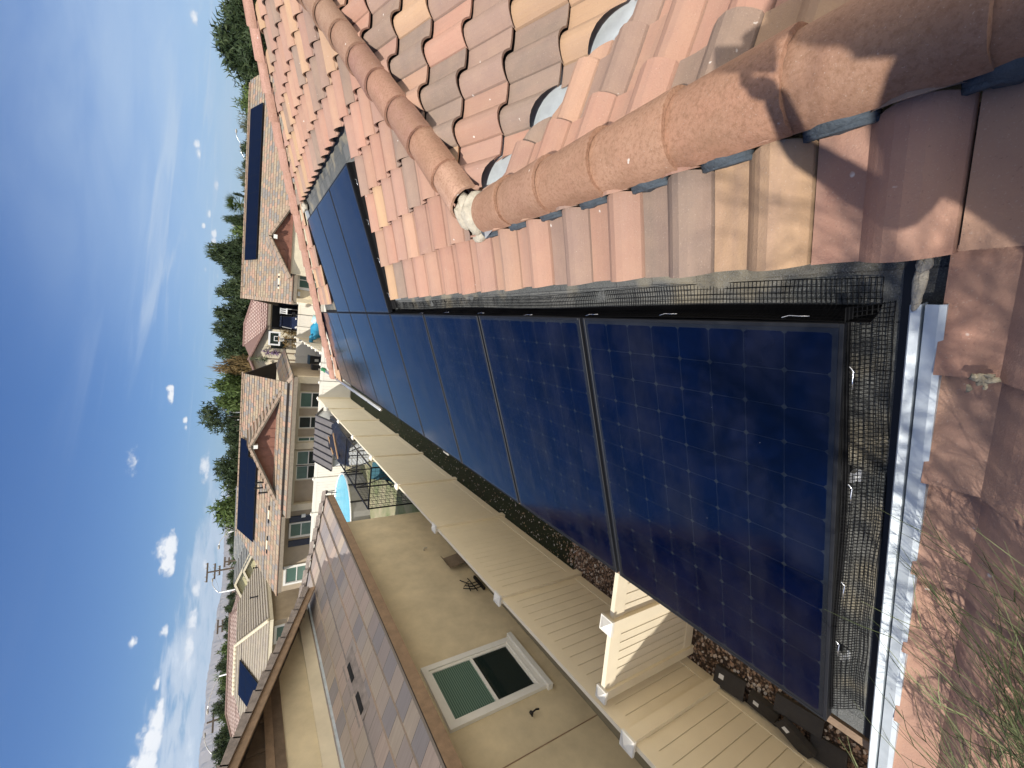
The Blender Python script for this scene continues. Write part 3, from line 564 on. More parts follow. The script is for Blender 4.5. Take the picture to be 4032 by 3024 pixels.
for i in range(5200):
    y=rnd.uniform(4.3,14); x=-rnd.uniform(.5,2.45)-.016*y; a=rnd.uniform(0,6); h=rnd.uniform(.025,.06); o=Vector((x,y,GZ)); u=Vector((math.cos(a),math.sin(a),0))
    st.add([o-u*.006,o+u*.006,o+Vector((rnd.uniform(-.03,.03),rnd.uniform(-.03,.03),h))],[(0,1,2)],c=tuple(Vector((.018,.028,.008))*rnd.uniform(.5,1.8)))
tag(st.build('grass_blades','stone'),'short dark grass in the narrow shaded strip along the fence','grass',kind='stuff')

# ------------------------------------------------------------------ vinyl fences
def post(mb_name,parent,x,y,z0,z1,mat='vinyl',w=.127):
    m=MB(); m.box(x-w/2,x+w/2,y-w/2,y+w/2,z0,z1); p=m.build('post',mat,parent); k=MB(); e=.018
    k.box(x-w/2-e,x+w/2+e,y-w/2-e,y+w/2+e,z1,z1+.03); q=w/2+e*.4
    k.add([(x-q,y-q,z1+.03),(x+q,y-q,z1+.03),(x+q,y+q,z1+.03),(x-q,y+q,z1+.03),(x,y,z1+.075)],[(0,1,4),(1,2,4),(2,3,4),(3,0,4)]); k.build('post_cap','vinyl_white',p); return p
def bay(parent,a,b,z0,z1,mat='vinyl',bw=.15,gap=.0045):
    """top and bottom rails and tongue-and-groove boards between two posts"""
    a,b=Vector((*a,0)),Vector((*b,0)); d=(b-a); L=d.length; d.normalize(); nn=Vector((-d.y,d.x,0)); up=Vector((0,0,1))
    m=MB(); m.obox(a-nn*.025+up*(z1-.16),d*L,nn*.05,up*.16); m.build('top_rail',mat,parent)
    m=MB(); m.obox(a-nn*.025+up*(z0+.03),d*L,nn*.05,up*.15); m.build('bottom_rail',mat,parent)
    m=MB(); k=max(1,round(L/bw)); bw=L/k; t=.016
    for i in range(k):
        o=a+d*(i*bw+gap/2); wv=bw-gap
        m.add([o+nn*(t-.004)+up*(z0+.17),o+d*.004+nn*t+up*(z0+.17),o+d*(wv-.004)+nn*t+up*(z0+.17),o+d*wv+nn*(t-.004)+up*(z0+.17),o+nn*(t-.004)+up*(z1-.15),o+d*.004+nn*t+up*(z1-.15),o+d*(wv-.004)+nn*t+up*(z1-.15),o+d*wv+nn*(t-.004)+up*(z1-.15)],[(0,1,5,4),(1,2,6,5),(2,3,7,6)])
        m.add([o-nn*(t-.004)+up*(z0+.17),o+d*.004-nn*t+up*(z0+.17),o+d*(wv-.004)-nn*t+up*(z0+.17),o+d*wv-nn*(t-.004)+up*(z0+.17),o-nn*(t-.004)+up*(z1-.15),o+d*.004-nn*t+up*(z1-.15),o+d*(wv-.004)-nn*t+up*(z1-.15),o+d*wv-nn*(t-.004)+up*(z1-.15)],[(4,5,1,0),(5,6,2,1),(6,7,3,2)])
    m.obox(a-nn*.006+up*(z0+.17),d*L,nn*.012,up*(z1-z0-.32)); m.build('boards',mat,parent)
def FX(y): return -2.412-.0159*y
ys=[-3.3,-.8,1.72,4.20,6.65,9.09,11.58,14.09,16.74,19.41,22.45]; ZT=-1.37
f1=thing('fence',(FX(4),4,GZ),'long almond vinyl fence between the narrow side strip and the tan neighbour house','fence')
for y in ys: post('p',f1,FX(y),y,GZ,ZT+.02)
for y0,y1 in zip(ys,ys[1:]): bay(f1,(FX(y0),y0+.06),(FX(y1),y1-.06),GZ,ZT)
f2=thing('fence',(-1.5,2.15,GZ),'short sunlit return fence cut by a diagonal shadow under the nearest panel','fence')
post('p',f2,-2.29,2.14,GZ,ZT-.02,w=.10); post('p',f2,-1.50,2.16,GZ,ZT+.03); bay(f2,(-2.25,2.14),(-1.56,2.16),GZ,ZT-.01,bw=.10); bay(f2,(-1.44,2.16),(.44,2.2),GZ,ZT-.01,bw=.12)
f3=thing('fence',(-5,22.45,GZ),'white rear fence crossing behind the pool, shed and our side strip','fence')
xs=[-11.6,-9.1,-7.15,-4.8,-2.83,-1.95,-1.0,.6,2.4]
for x in xs: post('p',f3,x,22.52,GZ,ZT-.02,'vinyl_white')
for a,b in zip(xs,xs[1:]): bay(f3,(a+.06,22.52),(b-.06,22.52),GZ,ZT-.03,'vinyl_white')
f4=thing('fence',(-.35,28,GZ),'fence with a bright white toothed top edge running away behind the rear fence','fence')
yy=[22.6+1.65*i for i in range(9)]
for y in yy: post('p',f4,-.42+.006*(y-22),y,GZ,-1.36,'vinyl_white')
for a,b in zip(yy,yy[1:]): bay(f4,(-.42+.006*(a-22),a+.06),(-.42+.006*(b-22),b-.06),GZ,-1.40,'vinyl')
f5=thing('fence',(.5,36,GZ),'far pale fence in front of the open garage, half in shadow','fence')
xs=[-4.0,-1.75,-.85,.46,2.35,4.4]
for x in xs: post('p',f5,x,36,GZ,-1.45,'vinyl_white')
for a,b in zip(xs,xs[1:]): bay(f5,(a+.06,36),(b-.06,36),GZ,-1.48,'vinyl_white')

# ------------------------------------------------------------------ house building helpers
def window(parent,o,U,V,N,w,h,trim=.09,split='h',top='green_blinds',bot='glass_dark',sill=True,fmat='window_white',tmat='window_white'):
    o,U,V,N=map(Vector,(o,U,V,N)); fr=MB(); t=trim
    for a,b,c,d in ((-t,0,-t,h+t),(w,w+t,-t,h+t),(0,w,h,h+t),(0,w,-t,0)): fr.obox(o+U*a+V*c,U*(b-a),V*(d-c),N*.06)
    r=fr.build('window',tmat,parent); fr=MB(); e=.045
    for a,b,c,d in ((0,e,0,h),(w-e,w,0,h),(e,w-e,h-e,h),(e,w-e,0,e)): fr.obox(o+U*a+V*c,U*(b-a),V*(d-c),N*.03)
    if split=='h': fr.obox(o+U*e+V*(h*.5-.025),U*(w-2*e),V*.05,N*.034)
    elif split=='v': fr.obox(o+U*(w*.5-.025)+V*e,U*.05,V*(h-2*e),N*.034)
    fr.build('sash',fmat,r)
    if split=='h': R_=((e,w-e,h*.5+.025,h-e,top),(e,w-e,e,h*.5-.025,bot))
    elif split=='v': R_=((e,w*.5-.025,e,h-e,top),(w*.5+.025,w-e,e,h-e,bot))
    else: R_=((e,w-e,e,h-e,top),)
    for a,b,c,d,m in R_:
        g=MB(); g.obox(o+U*a+V*c-N*.01,U*(b-a),V*(d-c),N*.02); g.build('pane',m,r)
    if sill: g=MB(); g.obox(o+U*(-t-.05)+V*(-t-.09),U*(w+2*t+.1),V*.09,N*.1); g.build('sill',tmat,r)
    return r
def gable(parent,y,apex,l,r,base,mat,n,batmat,th=.05,batt=.04):
    """board-and-batten triangle in a plane of constant y; l and r are the foot x positions at height base"""
    m=MB(); ax,az=apex; m.prism([(l,y,base),(r,y,base),(ax,y,az)],(0,th,0))
    for i in range(1,n):
        x=l+(r-l)*i/n; z=base+(az-base)*(1-abs((x-ax)/((l if x<ax else r)-ax))); m.box(x-batt/2,x+batt/2,y-.025,y+.002,base,z-.03)
    return m.build('gable_siding',mat,parent)
def rake(parent,p,q,inward,w=.2,tilemat='rake_tan',facia='taupe_wood',step=.36,drop=.2,tw=.22):
    """fascia board and a run of overlapping rake tiles from p up to q; inward points back over the roof"""
    p,q,iv=Vector(p),Vector(q),Vector(inward); d=q-p; L=d.length; d.normalize(); m=MB(); m.obox(p-Vector((0,0,drop)),d*L,iv*.05,Vector((0,0,drop-.01))); m.build('rake_board',facia,parent)
    m=MB(); k=0; up=d.cross(iv).normalized(); up=up if up.z>0 else -up; rn=random.Random(int(abs(p.x*100)))
    while k*step<L:
        o=p+d*k*step-iv*.05; e=d*min(step*1.06,L-k*step); lift=up*.03
        m.add([o+lift*1.6,o+iv*tw+lift*1.6,o+e+iv*tw*.98+lift*.4,o+e+lift*.4,o-up*.09,o+iv*tw-up*.05,o+e+iv*tw*.98-up*.05,o+e-up*.09],[(0,1,2,3),(4,7,6,5),(0,4,5,1),(1,5,6,2),(2,6,7,3),(3,7,4,0)]); k+=1
    return m.build('rake_tiles',tilemat,parent)
X_,Y_,Z_=Vector((1,0,0)),Vector((0,1,0)),Vector((0,0,1))
nS=Vector((0,-s_,c_)); nE=Vector((s_,0,c_))

# ------------------------------------------------------------------ neighbour beside us
h1=thing('house',(-8,4,GZ),'tan stucco neighbour house right across the fence with mauve striped flat tiles','house')
m=MB(); m.box(-13,-4.4,-5,11.32,GZ,-.38); m.build('wall','stucco',h1)
m=MB(); m.prism([(-5.455,-5,-.3),(-5.455,9.2,-.3),(-5.455,9.2,.52),(-5.455,7.3,1.25),(-5.455,-5,1.25)],(-7,0,0)); m.build('upper_wall','stucco',h1)
m=MB(); m.box(-5.46,-5.40,-5,9.35,.44,.70); m.build('base_trim','stucco_light',h1)
m=MB(); m.box(-5.46,-5.33,-5,9.6,.42,.47); m.build('wall_flashing','galvanized',h1)
e0=-.2; m=MB(); courses(m,[(-3.69,-5,e0),(-3.69,11.72,e0),(-5.45,9.96,e0+1.76*T_),(-5.45,-5,e0+1.76*T_)],.36,.03); deck(m,[(-3.69,-5,e0),(-3.69,11.72,e0),(-5.45,9.96,e0+1.76*T_),(-5.45,-5,e0+1.76*T_)]); m.build('skirt_roof','mauve_flat_tile',h1)
m=MB(); courses(m,[(-3.69,11.72,e0),(-13,11.72,e0),(-13,9.96,e0+1.76*T_),(-5.45,9.96,e0+1.76*T_)],.36,.03); deck(m,[(-3.69,11.72,e0),(-13,11.72,e0),(-13,9.96,e0+1.76*T_),(-5.45,9.96,e0+1.76*T_)]); m.build('side_roof','mauve_flat_tile',h1)
m=MB(); m.box(-3.76,-3.70,-5,11.74,-.40,-.19); m.build('fascia','brown_wood',h1)
m=MB(); m.box(-4.41,-3.76,-5,11.6,-.40,-.385); m.build('soffit','brown_wood',h1)
m=MB(); hp=Vector((-3.62,11.79,-.20)); hv=Vector((-1.76,-1.76,1.76*T_)); Lh=hv.length; hd_=hv.normalized(); sd_=Vector((1,-1,0)).normalized(); upv=Vector((.25,.25,1)).normalized(); k=0
while k*.36<Lh:
    o=hp+hd_*k*.36; e=hd_*.385; m.add([o-sd_*.12+upv*.02,o+upv*.11,o+sd_*.12+upv*.02,o+e-sd_*.11-upv*.015,o+e+upv*.075,o+e+sd_*.11-upv*.015,o-sd_*.12-upv*.04,o+sd_*.12-upv*.04],[(0,1,4,3),(1,2,5,4),(6,7,2,1,0)]); k+=1
m.build('hip_tiles','rake_tile_mat',h1)
# upper gable toward us: rake slopes up toward the viewer's side
RX=-4.88; ra=Vector((RX,9.25,.56)); rb=Vector((RX,2.4,.56+6.85*T_)); 
rake(h1,ra,rb,(-1,0,0),tilemat='rake_tile_mat',facia='brown_wood',step=.40,drop=.22,tw=.3)
m=MB(); P=[ra,rb,rb+Vector((-8,0,0)),ra+Vector((-8,0,0))]; courses(m,P,.36,.03); deck(m,P); P=[rb,rb+Vector((0,-6.85,-6.85*T_)),rb+Vector((-8,-6.85,-6.85*T_)),rb+Vector((-8,0,0))]; courses(m,P,.36,.03); deck(m,P); m.build('gable_roof','mauve_flat_tile',h1)
m=MB(); m.prism([(-5.45,7.0,1.36),(-5.45,2.4,3.0),(-5.45,-2.2,1.36)],(-.05,0,0))
for i in range(9): y=6.6-.53*i; zt=1.31+(1.69*(1-abs(y-2.4)/4.7)); m.box(-5.452,-5.42,y-.03,y+.03,1.3,zt)
m.build('gable_siding','dark_siding',h1)
m=MB(); m.box(-5.47,-5.40,-5,7.2,1.31,1.43); m.build('trim_board','brown_wood',h1)
m=MB(); m.box(-5.46,-5.42,-5,7.6,1.16,1.31); m.build('frieze_board','dark_siding',h1)

window(h1,(-4.40,5.30,-2.42),-Y_,Z_,X_,1.03,1.56,trim=.1)
vt=[]
for (a,b) in ((6.32,.0),(5.66,.0)):
    m=MB(); o=Vector((-4.6,a,e0+.91*T_+.03)); V=Vector((-c_,0,s_)); m.obox(o,V*.09,Y_*-.36,nE*.012); m.build('roof_vent','dark_gap',h1)
m=MB(); o=Vector((-4.44,6.5,e0+.75*T_+.016)); m.obox(o,Vector((-c_,0,s_))*.4,Y_*-1.3,nE*.012); m.build('vent_tile','rake_tile_mat',h1)
m=MB(); m.box(-4.405,-4.393,3.40,3.413,GZ,-.4); m.build('control_joint','brown_wood',h1)
m=MB(); m.tube([(-4.4,3.86,-2.0),(-4.33,3.86,-2.0),(-4.31,3.86,-2.06),(-4.33,3.86,-2.12)],.014,6); m.tube([(-4.34,3.84,-1.98),(-4.34,3.89,-1.98)],.025,6); m.build('hose_tap','iron',h1,smooth=True)
m=MB(); m.tube([(-4.4,9.05,-2.2),(-4.33,9.05,-2.2),(-4.33,9.05,-2.28)],.02,6); m.build('spigot','white_mortar',h1)
t=thing('wall_trellis',(-4.3,7.2,-2.2),'small black scrolled iron ornament on the tan wall showing just above the fence','iron ornament')
m=MB()
for k in range(3): m.tube([(-4.33,7.0+.10*k,-2.85),(-4.33,6.98+.10*k,-2.6),(-4.30,7.05+.08*k,-2.36-.08*k),(-4.28,7.1+.06*k,-2.42-.08*k)],.012,5)
m.tube([(-4.33,6.9,-2.65),(-4.33,7.4,-2.65)],.012,5); m.tube([(-4.33,6.95,-2.5),(-4.31,7.2,-2.55),(-4.33,7.4,-2.45)],.012,5); m.build('scrolls','iron',t,smooth=True)
m=MB(); m.box(-4.36,-4.30,6.9,7.4,-2.85,-2.8); m.build('bracket','iron',t)
t=thing('cardboard_box',(-4.2,8.1,GZ),'flattened brown box leaning on the tan wall just behind the fence','box')
m=MB(); m.obox((-4.22,7.9,GZ),(0,.42,0),(-.08,0,.52),(.03,0,0)); m.build('board','cardboard',t); m=MB(); m.obox((-4.31,7.9,GZ+.50),(0,.42,0),(.10,.02,.10),(.015,0,0)); m.build('flap','cardboard',t)

# ------------------------------------------------------------------ back yard beside us
sh=thing('shed',(-3.9,19.5,GZ),'small white garden shed with a grey ribbed roof behind the long fence','shed')
sx0,sx1,sy0,sy1=-4.95,-3.05,17.9,20.6
m=MB(); m.box(sx0,sx1,sy0,sy1,GZ,-1.28); m.prism([(sx0,sy0,-1.28),(sx0,sy1,-1.28),(sx0,(sy0+sy1)/2,-.9)],(sx1-sx0,0,0)); m.build('wall','shed_white',sh)
m=MB(); ym=(sy0+sy1)/2; P=[(sx0-.12,sy0-.25,-1.36),(sx1+.12,sy0-.25,-1.36),(sx1+.12,ym,-.84),(sx0-.12,ym,-.84)]; m.prism(P,(0,0,-.04)); P=[(sx0-.12,sy1+.25,-1.36),(sx1+.12,sy1+.25,-1.36),(sx1+.12,ym,-.84),(sx0-.12,ym,-.84)]; m.prism(P,(0,0,-.04))
rf=m.build('roof','shed_roof',sh); m=MB()
for i in range(8): x=sx0-.1+(sx1-sx0+.2)*i/7; m.obox((x-.015,sy0-.27,-1.355),(.03,0,0),(0,ym-sy0+.27,.52),(0,0,.03))
m.build('roof_rib','frame_black',sh)
m=MB()
for i in range(6): m.box(sx0-.004,sx1+.004,sy0-.012,sy0,-2.7+.24*i,-2.69+.24*i)
for i in range(7): x=sx0+(sx1-sx0)*i/6; m.box(x-.012,x+.012,sy0-.012,sy0,GZ,-1.3)
m.build('panel_seam','concrete',sh)
pl_=thing('pool',(-7.4,18.8,GZ),'round above-ground swimming pool with bright blue water and a ladder','pool')
n=28; prof_=[(0,1.72),(.75,1.72)]
m=MB(); m.lathe((-7.55,18.7,GZ),[(0,1.85),(.78,1.85),(.80,1.80)],n); m.build('pool_wall','pool_wall',pl_,smooth=False)
m=MB(); m.lathe((-7.55,18.7,GZ+.79),[(.012,1.8),(.018,1.79)],n); m.build('water','pool_blue',pl_)
m=MB(); ring=[(-7.55+1.86*math.cos(2*math.pi*i/n),18.7+1.86*math.sin(2*math.pi*i/n),GZ+.81) for i in range(n+1)]; m.tube(ring,.04,6); m.build('rim','white_metal',pl_,smooth=True)
m=MB()
for i in range(n//2): a=2*math.pi*i*2/n; m=MB(); m.tube([(-7.55+1.9*math.cos(a),18.7+1.9*math.sin(a),GZ),(-7.55+1.9*math.cos(a),18.7+1.9*math.sin(a),GZ+.82)],.035,6); m.build('upright','black_metal',pl_)
ldr=thing('pool_ladder',(-7.3,20.2,GZ),'dark pool ladder standing over the rim of the blue pool','ladder')
for dx in (0,.4):
    m=MB(); m.tube([(-7.6+dx,20.9,GZ),(-7.55+dx,20.6,GZ+1.25),(-7.52+dx,20.45,GZ+1.3),(-7.5+dx,20.35,GZ+1.2),(-7.45+dx,20.1,GZ+.6)],.022,6); m.build('rail','black_metal',ldr,smooth=True)
for k in range(4): m=MB(); m.tube([(-7.59+.0,20.87-.07*k,GZ+.25*k+.2),(-7.18,20.87-.07*k,GZ+.25*k+.2)],.018,6); m.build('rung','black_metal',ldr)
# black wire enclosure with a tarp over part of it
cg=thing('dog_run',(-3.9,14.5,GZ),'long black wire kennel enclosure half covered by a black tarp','kennel')
x0,x1,y0,y1,zt=-4.28,-2.98,11.75,19.0,-1.42
fr=MB()
for y in (y0,y0+1.8,y0+3.6,y0+5.4,y1):
    for x in (x0,x1): fr.bar((x,y,GZ),(x,y,zt),.035)
    fr.bar((x0,y,zt),(x1,y,zt),.035)
for x in (x0,x1):
    fr.bar((x,y0,zt),(x,y1,zt),.035); fr.bar((x,y0,GZ+.05),(x,y1,GZ+.05),.03)
for y in (y0,y0+1.8,y0+3.6): fr.bar((x1,y,GZ),(x0,y+1.75,zt),.028)
fr.build('frame','black_metal',cg)
def grid(a,b,c,d,n,k):
    g=MB(); a,b,c,d=map(Vector,(a,b,c,d))
    for i in range(1,n): t=i/n; g.bar(a.lerp(b,t),d.lerp(c,t),.007)
    for i in range(1,k): t=i/k; g.bar(a.lerp(d,t),b.lerp(c,t),.007)
    return g
grid((x0,y0,GZ),(x1,y0,GZ),(x1,y0,zt),(x0,y0,zt),11,12).build('end_mesh','black_metal',cg)
grid((x0,y0,GZ),(x0,y1,GZ),(x0,y1,zt),(x0,y0,zt),50,12).build('side_mesh','black_metal',cg)
tp=thing('tarp',(-3.5,17,zt),'crumpled black tarp held down by planks on the kennel top','tarp')
m=MB(); rn=random.Random(5); nu,nv=14,22; vs=[]
for j in range(nv+1):
    for i in range(nu+1):
        u,v=i/nu,j/nv; edge=max(0,abs(u-.5)*2-.82)*2.2; x=-4.42+1.62*u*(1-.25*(1-v)**3)+.2*(1-v)**3; y=15.2+3.6*v; vs.append((x,y,zt+.05+rn.uniform(-.02,.035)+.05*math.sin(9*u+3*v)*math.sin(7*v)+.10*math.sin(math.pi*u)-edge*1.0-(.25*(1-v*4) if v<.25 else 0)))
m.add(vs,[(j*(nu+1)+i,j*(nu+1)+i+1,(j+1)*(nu+1)+i+1,(j+1)*(nu+1)+i) for j in range(nv) for i in range(nu)]); m.build('sheet','tarp_black',tp,smooth=True)
for lab,a,b in (('thin plank lying across the black tarp, nearer one',(-3.95,15.9,zt+.17),(-3.25,17.0,zt+.2)),('thin plank lying across the black tarp, farther one',(-4.1,17.0,zt+.16),(-3.5,18.5,zt+.2))):
    m=MB(); m.bar(a,b,.09,.03); tag(m.build('plank','plank'),lab,'plank','planks on the tarp')
t=thing('raised_bed',(-3.0,16.0,GZ),'brown wooden box between the kennel and the fence, below the tarp','wooden box')
m=MB(); bx0,bx1,by0,by1=-2.98,-2.74,14.7,17.2; m.box(bx0,bx0+.04,by0,by1,GZ,-1.75); m.box(bx1-.04,bx1,by0,by1,GZ,-1.75); m.box(bx0+.04,bx1-.04,by0,by0+.04,GZ,-1.75); m.box(bx0+.04,bx1-.04,by1-.04,by1,GZ,-1.75); m.build('side_boards','plank',t)
m=MB(); m.box(bx0+.04,bx1-.04,by0+.04,by1-.04,GZ,-1.9); m.build('soil','bark',t)
t=thing('patio_seat',(-3.6,11.2,GZ),'dark folded garden chair with teal fabric inside the near end of the kennel','chair')
m=MB(); m.obox((-3.9,12.4,GZ+.45),(.6,0,0),(0,.55,.08),(0,0,.04)); m.build('seat','teal_cloth',t)
m=MB(); m.obox((-3.9,12.95,GZ+.5),(.6,0,0),(0,.25,.6),(0,.04,0)); m.build('backrest','teal_cloth',t)
for dx in (0,.6):
    m=MB(); m.tube([(-3.9+dx,12.35,GZ),(-3.9+dx,13.0,GZ+.65)],.018,6); m.tube([(-3.9+dx,13.1,GZ),(-3.9+dx,12.35,GZ+.62)],.018,6); m.tube([(-3.9+dx,12.35,GZ+.64),(-3.9+dx,13.0,GZ+.66)],.022,6); m.build('leg','black_metal',t)

# dark metal-like offcuts lying by the fence foot
rn=random.Random(4)
P7=lambda x,y:(2300+x/1.7955,2100+y/1.7955)
SCR=[((925,985),(1135,1120),.10,.20,'dark brown roof offcut closest to the return fence corner, resting on the fence foot',1),((1165,1160),(1370,1325),.09,.17,'dark offcut with a white sticker at its end by the corner one',1),((1350,1180),(1690,1390),.16,.16,'widest dark brown offcut, lying flat nearest our panels',0),
     ((1115,1245),(1265,1370),.05,.17,'short dark offcut tucked under the stickered one at the fence foot',0),((1275,1395),(1490,1530),.05,.16,'dark offcut leaning on the fence boards with a sticker on its end',1),((1375,1325),(1600,1585),.2,.15,'scuffed brown offcut lying across the others, white sticker on top',1),((1600,1480),(1860,1640),.07,.2,'nearest dark offcut, lying apart from the heap on the gravel',0)]
for i,(p,q,zz_,wd,lab,stk) in enumerate(SCR):
    a=HZ(*P7(*p),GZ+zz_); b=HZ(*P7(*q),GZ+zz_*.6+.02); t=thing('roof_offcut',(a.x,a.y,GZ),lab,'offcut','dark offcuts heaped by the fence'); d=b-a; L=d.length; d.normalize(); n_=d.cross(Vector((.25*(-1)**i,0,1))).normalized(); up=n_.cross(d).normalized()
    if up.z<0: up=-up
    m=MB(); m.obox(a-n_*wd/2,d*L,n_*wd,up*.012); m.obox(a-n_*wd/2-up*.06,d*L,up*.06,n_*.012); m.obox(a+n_*wd/2,d*L,up*-.05,n_*.012); m.build('channel','dark_scrap',t)
    if stk: m=MB(); m.obox(a+d*.05-n_*.03+up*.013,d*.055,n_*.05,up*.002); m.build('sticker','label_white',t)
t=thing('scrap_block',(-.95,1.35,GZ),'small black block on the gravel just under the panel edge','block'); m=MB(); m.box(-.98,-.84,1.2,1.42,GZ,GZ+.09); m.build('block','dark_scrap',t); m=MB(); m.box(-.96,-.86,1.24,1.38,GZ+.09,GZ+.11); m.build('lid','frame_black',t)
t=thing('downspout_shoe',(-.35,4.35,-2.0),'grey corrugated vent cap poking out past the lower panel edge','vent cap')
m=MB()
for k in range(6): m.obox((-.10-.03*k,4.36,-.30-.012*k),(-.018,0,-.008),(0,.26-.035*k,0),(0,0,.012))
m.build('ribs','concrete',t); m=MB(); m.prism([(-.08,4.35,-.30),(-.08,4.64,-.30),(-.29,4.44,-.385),(-.29,4.35,-.385)],(0,0,-.015)); m.build('body','concrete',t)

# ------------------------------------------------------------------ house behind with the red gable
h2=thing('house',(-7,28,GZ),'tan tiled house behind the pool with one red-brown gable and a blue panel array','house')
def on(n,o): return lambda p: H(p[0],p[1],n,o)
ms=on(nS,(0,24.6,-.12))
m=MB(); m.box(-13.3,-2.1,25.95,33.5,GZ,-.30); m.build('wall','stucco_brown',h2)
m=MB(); P=[Vector((-1.75,24.62,-.12)),Vector((-2.59,29.95,1.91)),Vector((-13.05,30.05,1.95)),Vector((-14.75,24.7,-.08))]; P[0]=Vector((-10.2,24.6,-.12)); P=[Vector((-14.75,24.6,-.12)),Vector((-9.6,24.6,-.12)),Vector((-6.0,27.2,-.12+2.6*T_)),Vector((-2.45,24.6+1.2,-.12+1.2*T_)),Vector((-2.59,29.95,-.12+5.35*T_)),Vector((-13.05,29.95,-.12+5.35*T_))]
courses(m,[P[0],P[1],Vector((-9.6,29.95,-.12+5.35*T_)),P[5]],.34,.03); courses(m,[Vector((-9.6,24.6,-.12)),Vector((-2.3,24.6,-.12)),P[4],Vector((-9.6,29.95,-.12+5.35*T_))],.34,.03); deck(m,[P[0],Vector((-2.3,24.6,-.12)),P[4],P[5]]); m.build('main_roof','tan_flat_tile',h2)
m=MB(); zr=-.12+5.35*T_; P=[(-2.59,29.95,zr),(-13.05,29.95,zr),(-14.75,35.3,-.12),(-2.3,35.3,-.12)]; courses(m,P,.34,.03); deck(m,P); m.build('rear_roof','tan_flat_tile',h2)
m=MB()
for k in range(29): x=-2.5-.37*k; m.obox((x,29.85,zr+.02),(-.40,0,.0),(0,.2,0),(0,0,.07))
m.build('ridge_tiles','rake_tan',h2)
# skirt roof along the front, wrapping the right side
ez=-.36; pz=ez+1.15*T_
P=[(-1.95,24.35,ez),(-2.95,25.5,pz),(-9.6,25.5,pz),(-9.95,24.35,ez)]; m=MB(); courses(m,P,.33,.03); deck(m,P,.05)
P=[(-1.95,24.35,ez),(-.95,31.6,ez),(-2.1,31.6,pz),(-2.95,25.5,pz)]; courses(m,P,.36,.03); deck(m,P,.05); m.build('skirt_roof','tan_flat_tile',h2)
m=MB(); a=Vector((-1.92,24.32,ez+.03)); d=Vector((-2.95,25.5,pz+.03))-a; L=d.length; d.normalize()
for k in range(5): m.obox(a+d*k*.36-Vector((.1,.07,0)),d*.39,Vector((.2,.14,0)),Vector((0,0,.07)))
m.build('hip_tiles','rake_tan',h2)
m=MB(); m.box(-10.0,-1.95,24.36,24.42,ez-.22,ez-.01); m.build('fascia','taupe_wood',h2)
m=MB(); m.box(-14.6,-10.0,24.62,24.68,-.36,-.13); m.build('fascia','taupe_wood',h2)
gy=25.30; ap=(-6.0,1.50)
gable(h2,gy+.3,(-6.05,1.36),-10.0,-2.95,.04,'red_siding',13,'red_siding')
m=MB(); m.box(-10.0,-2.9,gy+.22,gy+.3,-.02,.1); m.build('trim_board','red_siding',h2)
rake(h2,(-10.15,gy-.1,-.22),(-6.0,gy-.1,1.56),(0,1,0),tilemat='rake_tan',drop=.18); rake(h2,(-2.6,gy-.1,.0),(-6.0,gy-.1,1.56),(0,1,0),tilemat='rake_tan',drop=.18)
m=MB(); 
for (fx,fz) in ((-10.15,-.22),(-2.6,.0)):
    q=(1.56-fz)/T_; P=[(fx,gy-.05,fz),(-6.0,gy-.05,1.56),(-6.0,28.95,1.56),(fx,24.6+(fz+.12)/T_+.3,fz)]
    courses(m,[P[0],P[1],P[2],P[3]],.34,.07)
m.build('gable_roof','tan_flat_tile',h2)
m=MB(); m.box(-6.12,-5.92,gy-.12,gy+.25,1.12,1.32); m.build('beam_end','window_white',h2)
# front wall pieces under the skirt roof
m=MB()
for (xa,xb,za,zb,mm) in ((-6.2,-2.3,-.86,-.72,0),(-9.9,-6.45,-.84,-.68,0)): m.box(xa,xb,25.70,25.95,za,zb)
m.build('beam','stucco_cream',h2)
for x in (-2.28,-6.22,-10.0): m=MB(); m.box(x-.2,x+.2,25.68,25.96,GZ,-.7); m.build('pillar','stucco_light',h2)
for (a,b,top,bot) in ((-3.95,-3.05,'glass_green','glass_dark'),(-5.2,-4.5,'glass_dark','glass_dark'),(-6.0,-5.75,'glass_green','blinds'),(-7.45,-6.6,'blinds','glass_dark'),(-8.35,-7.5,'blinds','glass_dark')):
    window(h2,(a,25.95,-2.15),X_,Z_,-Y_,b-a,1.25,trim=.05,top=top,bot=bot,sill=False,tmat='stucco_cream')
window(h2,(-11.95,25.95,-1.95),X_,Z_,-Y_,.85,1.2,trim=.05,top='glass_green',bot='blinds')
for a in (-12.55,-11.0):
    m=MB(); m.box(a-.02,a+.38,25.9,25.95,-2.0,-.7); m.box(a+.0,a+.36,25.88,25.9,-1.98,-1.36); m.box(a,a+.36,25.88,25.9,-1.32,-.72); m.build('shutter','navy_paint',h2)
window(h2,(-14.9,25.95,-1.85),X_,Z_,-Y_,1.0,1.2,trim=.12,top='glass_green',bot='blinds')
m=MB(); m.box(-15.4,-13.3,25.96,33.5,GZ,-.3); m.build('side_wall','stucco_brown',h2)
m=MB(); m.box(-10.75,-10.55,25.86,25.95,-1.55,-1.33); m.bar((-10.65,25.9,-1.55),(-10.65,25.9,-2.9),.03); m.build('meter_box','white_metal',h2)
for i,(px,py,dep) in enumerate([(865,70,0),(845,400,0),(1065,330,1)]):
    o=ms(P5(px,py)) if not dep else ms(P3(1065,330)); 
    if dep: continue
    m=MB(); 
    for dx in (-.55,.25): m.obox(o+Vector((dx,0,.03)),Vector((.26,0,0)),Vector((0,c_,s_))*.1,nS*.03)
    m.build('roof_vent','dark_gap',h2); m=MB(); m.obox(o+Vector((-.3,0,.02)),Vector((.55,0,0)),Vector((0,c_,s_))*.14,nS*.03); m.build('vent_tile','stucco_light',h2)
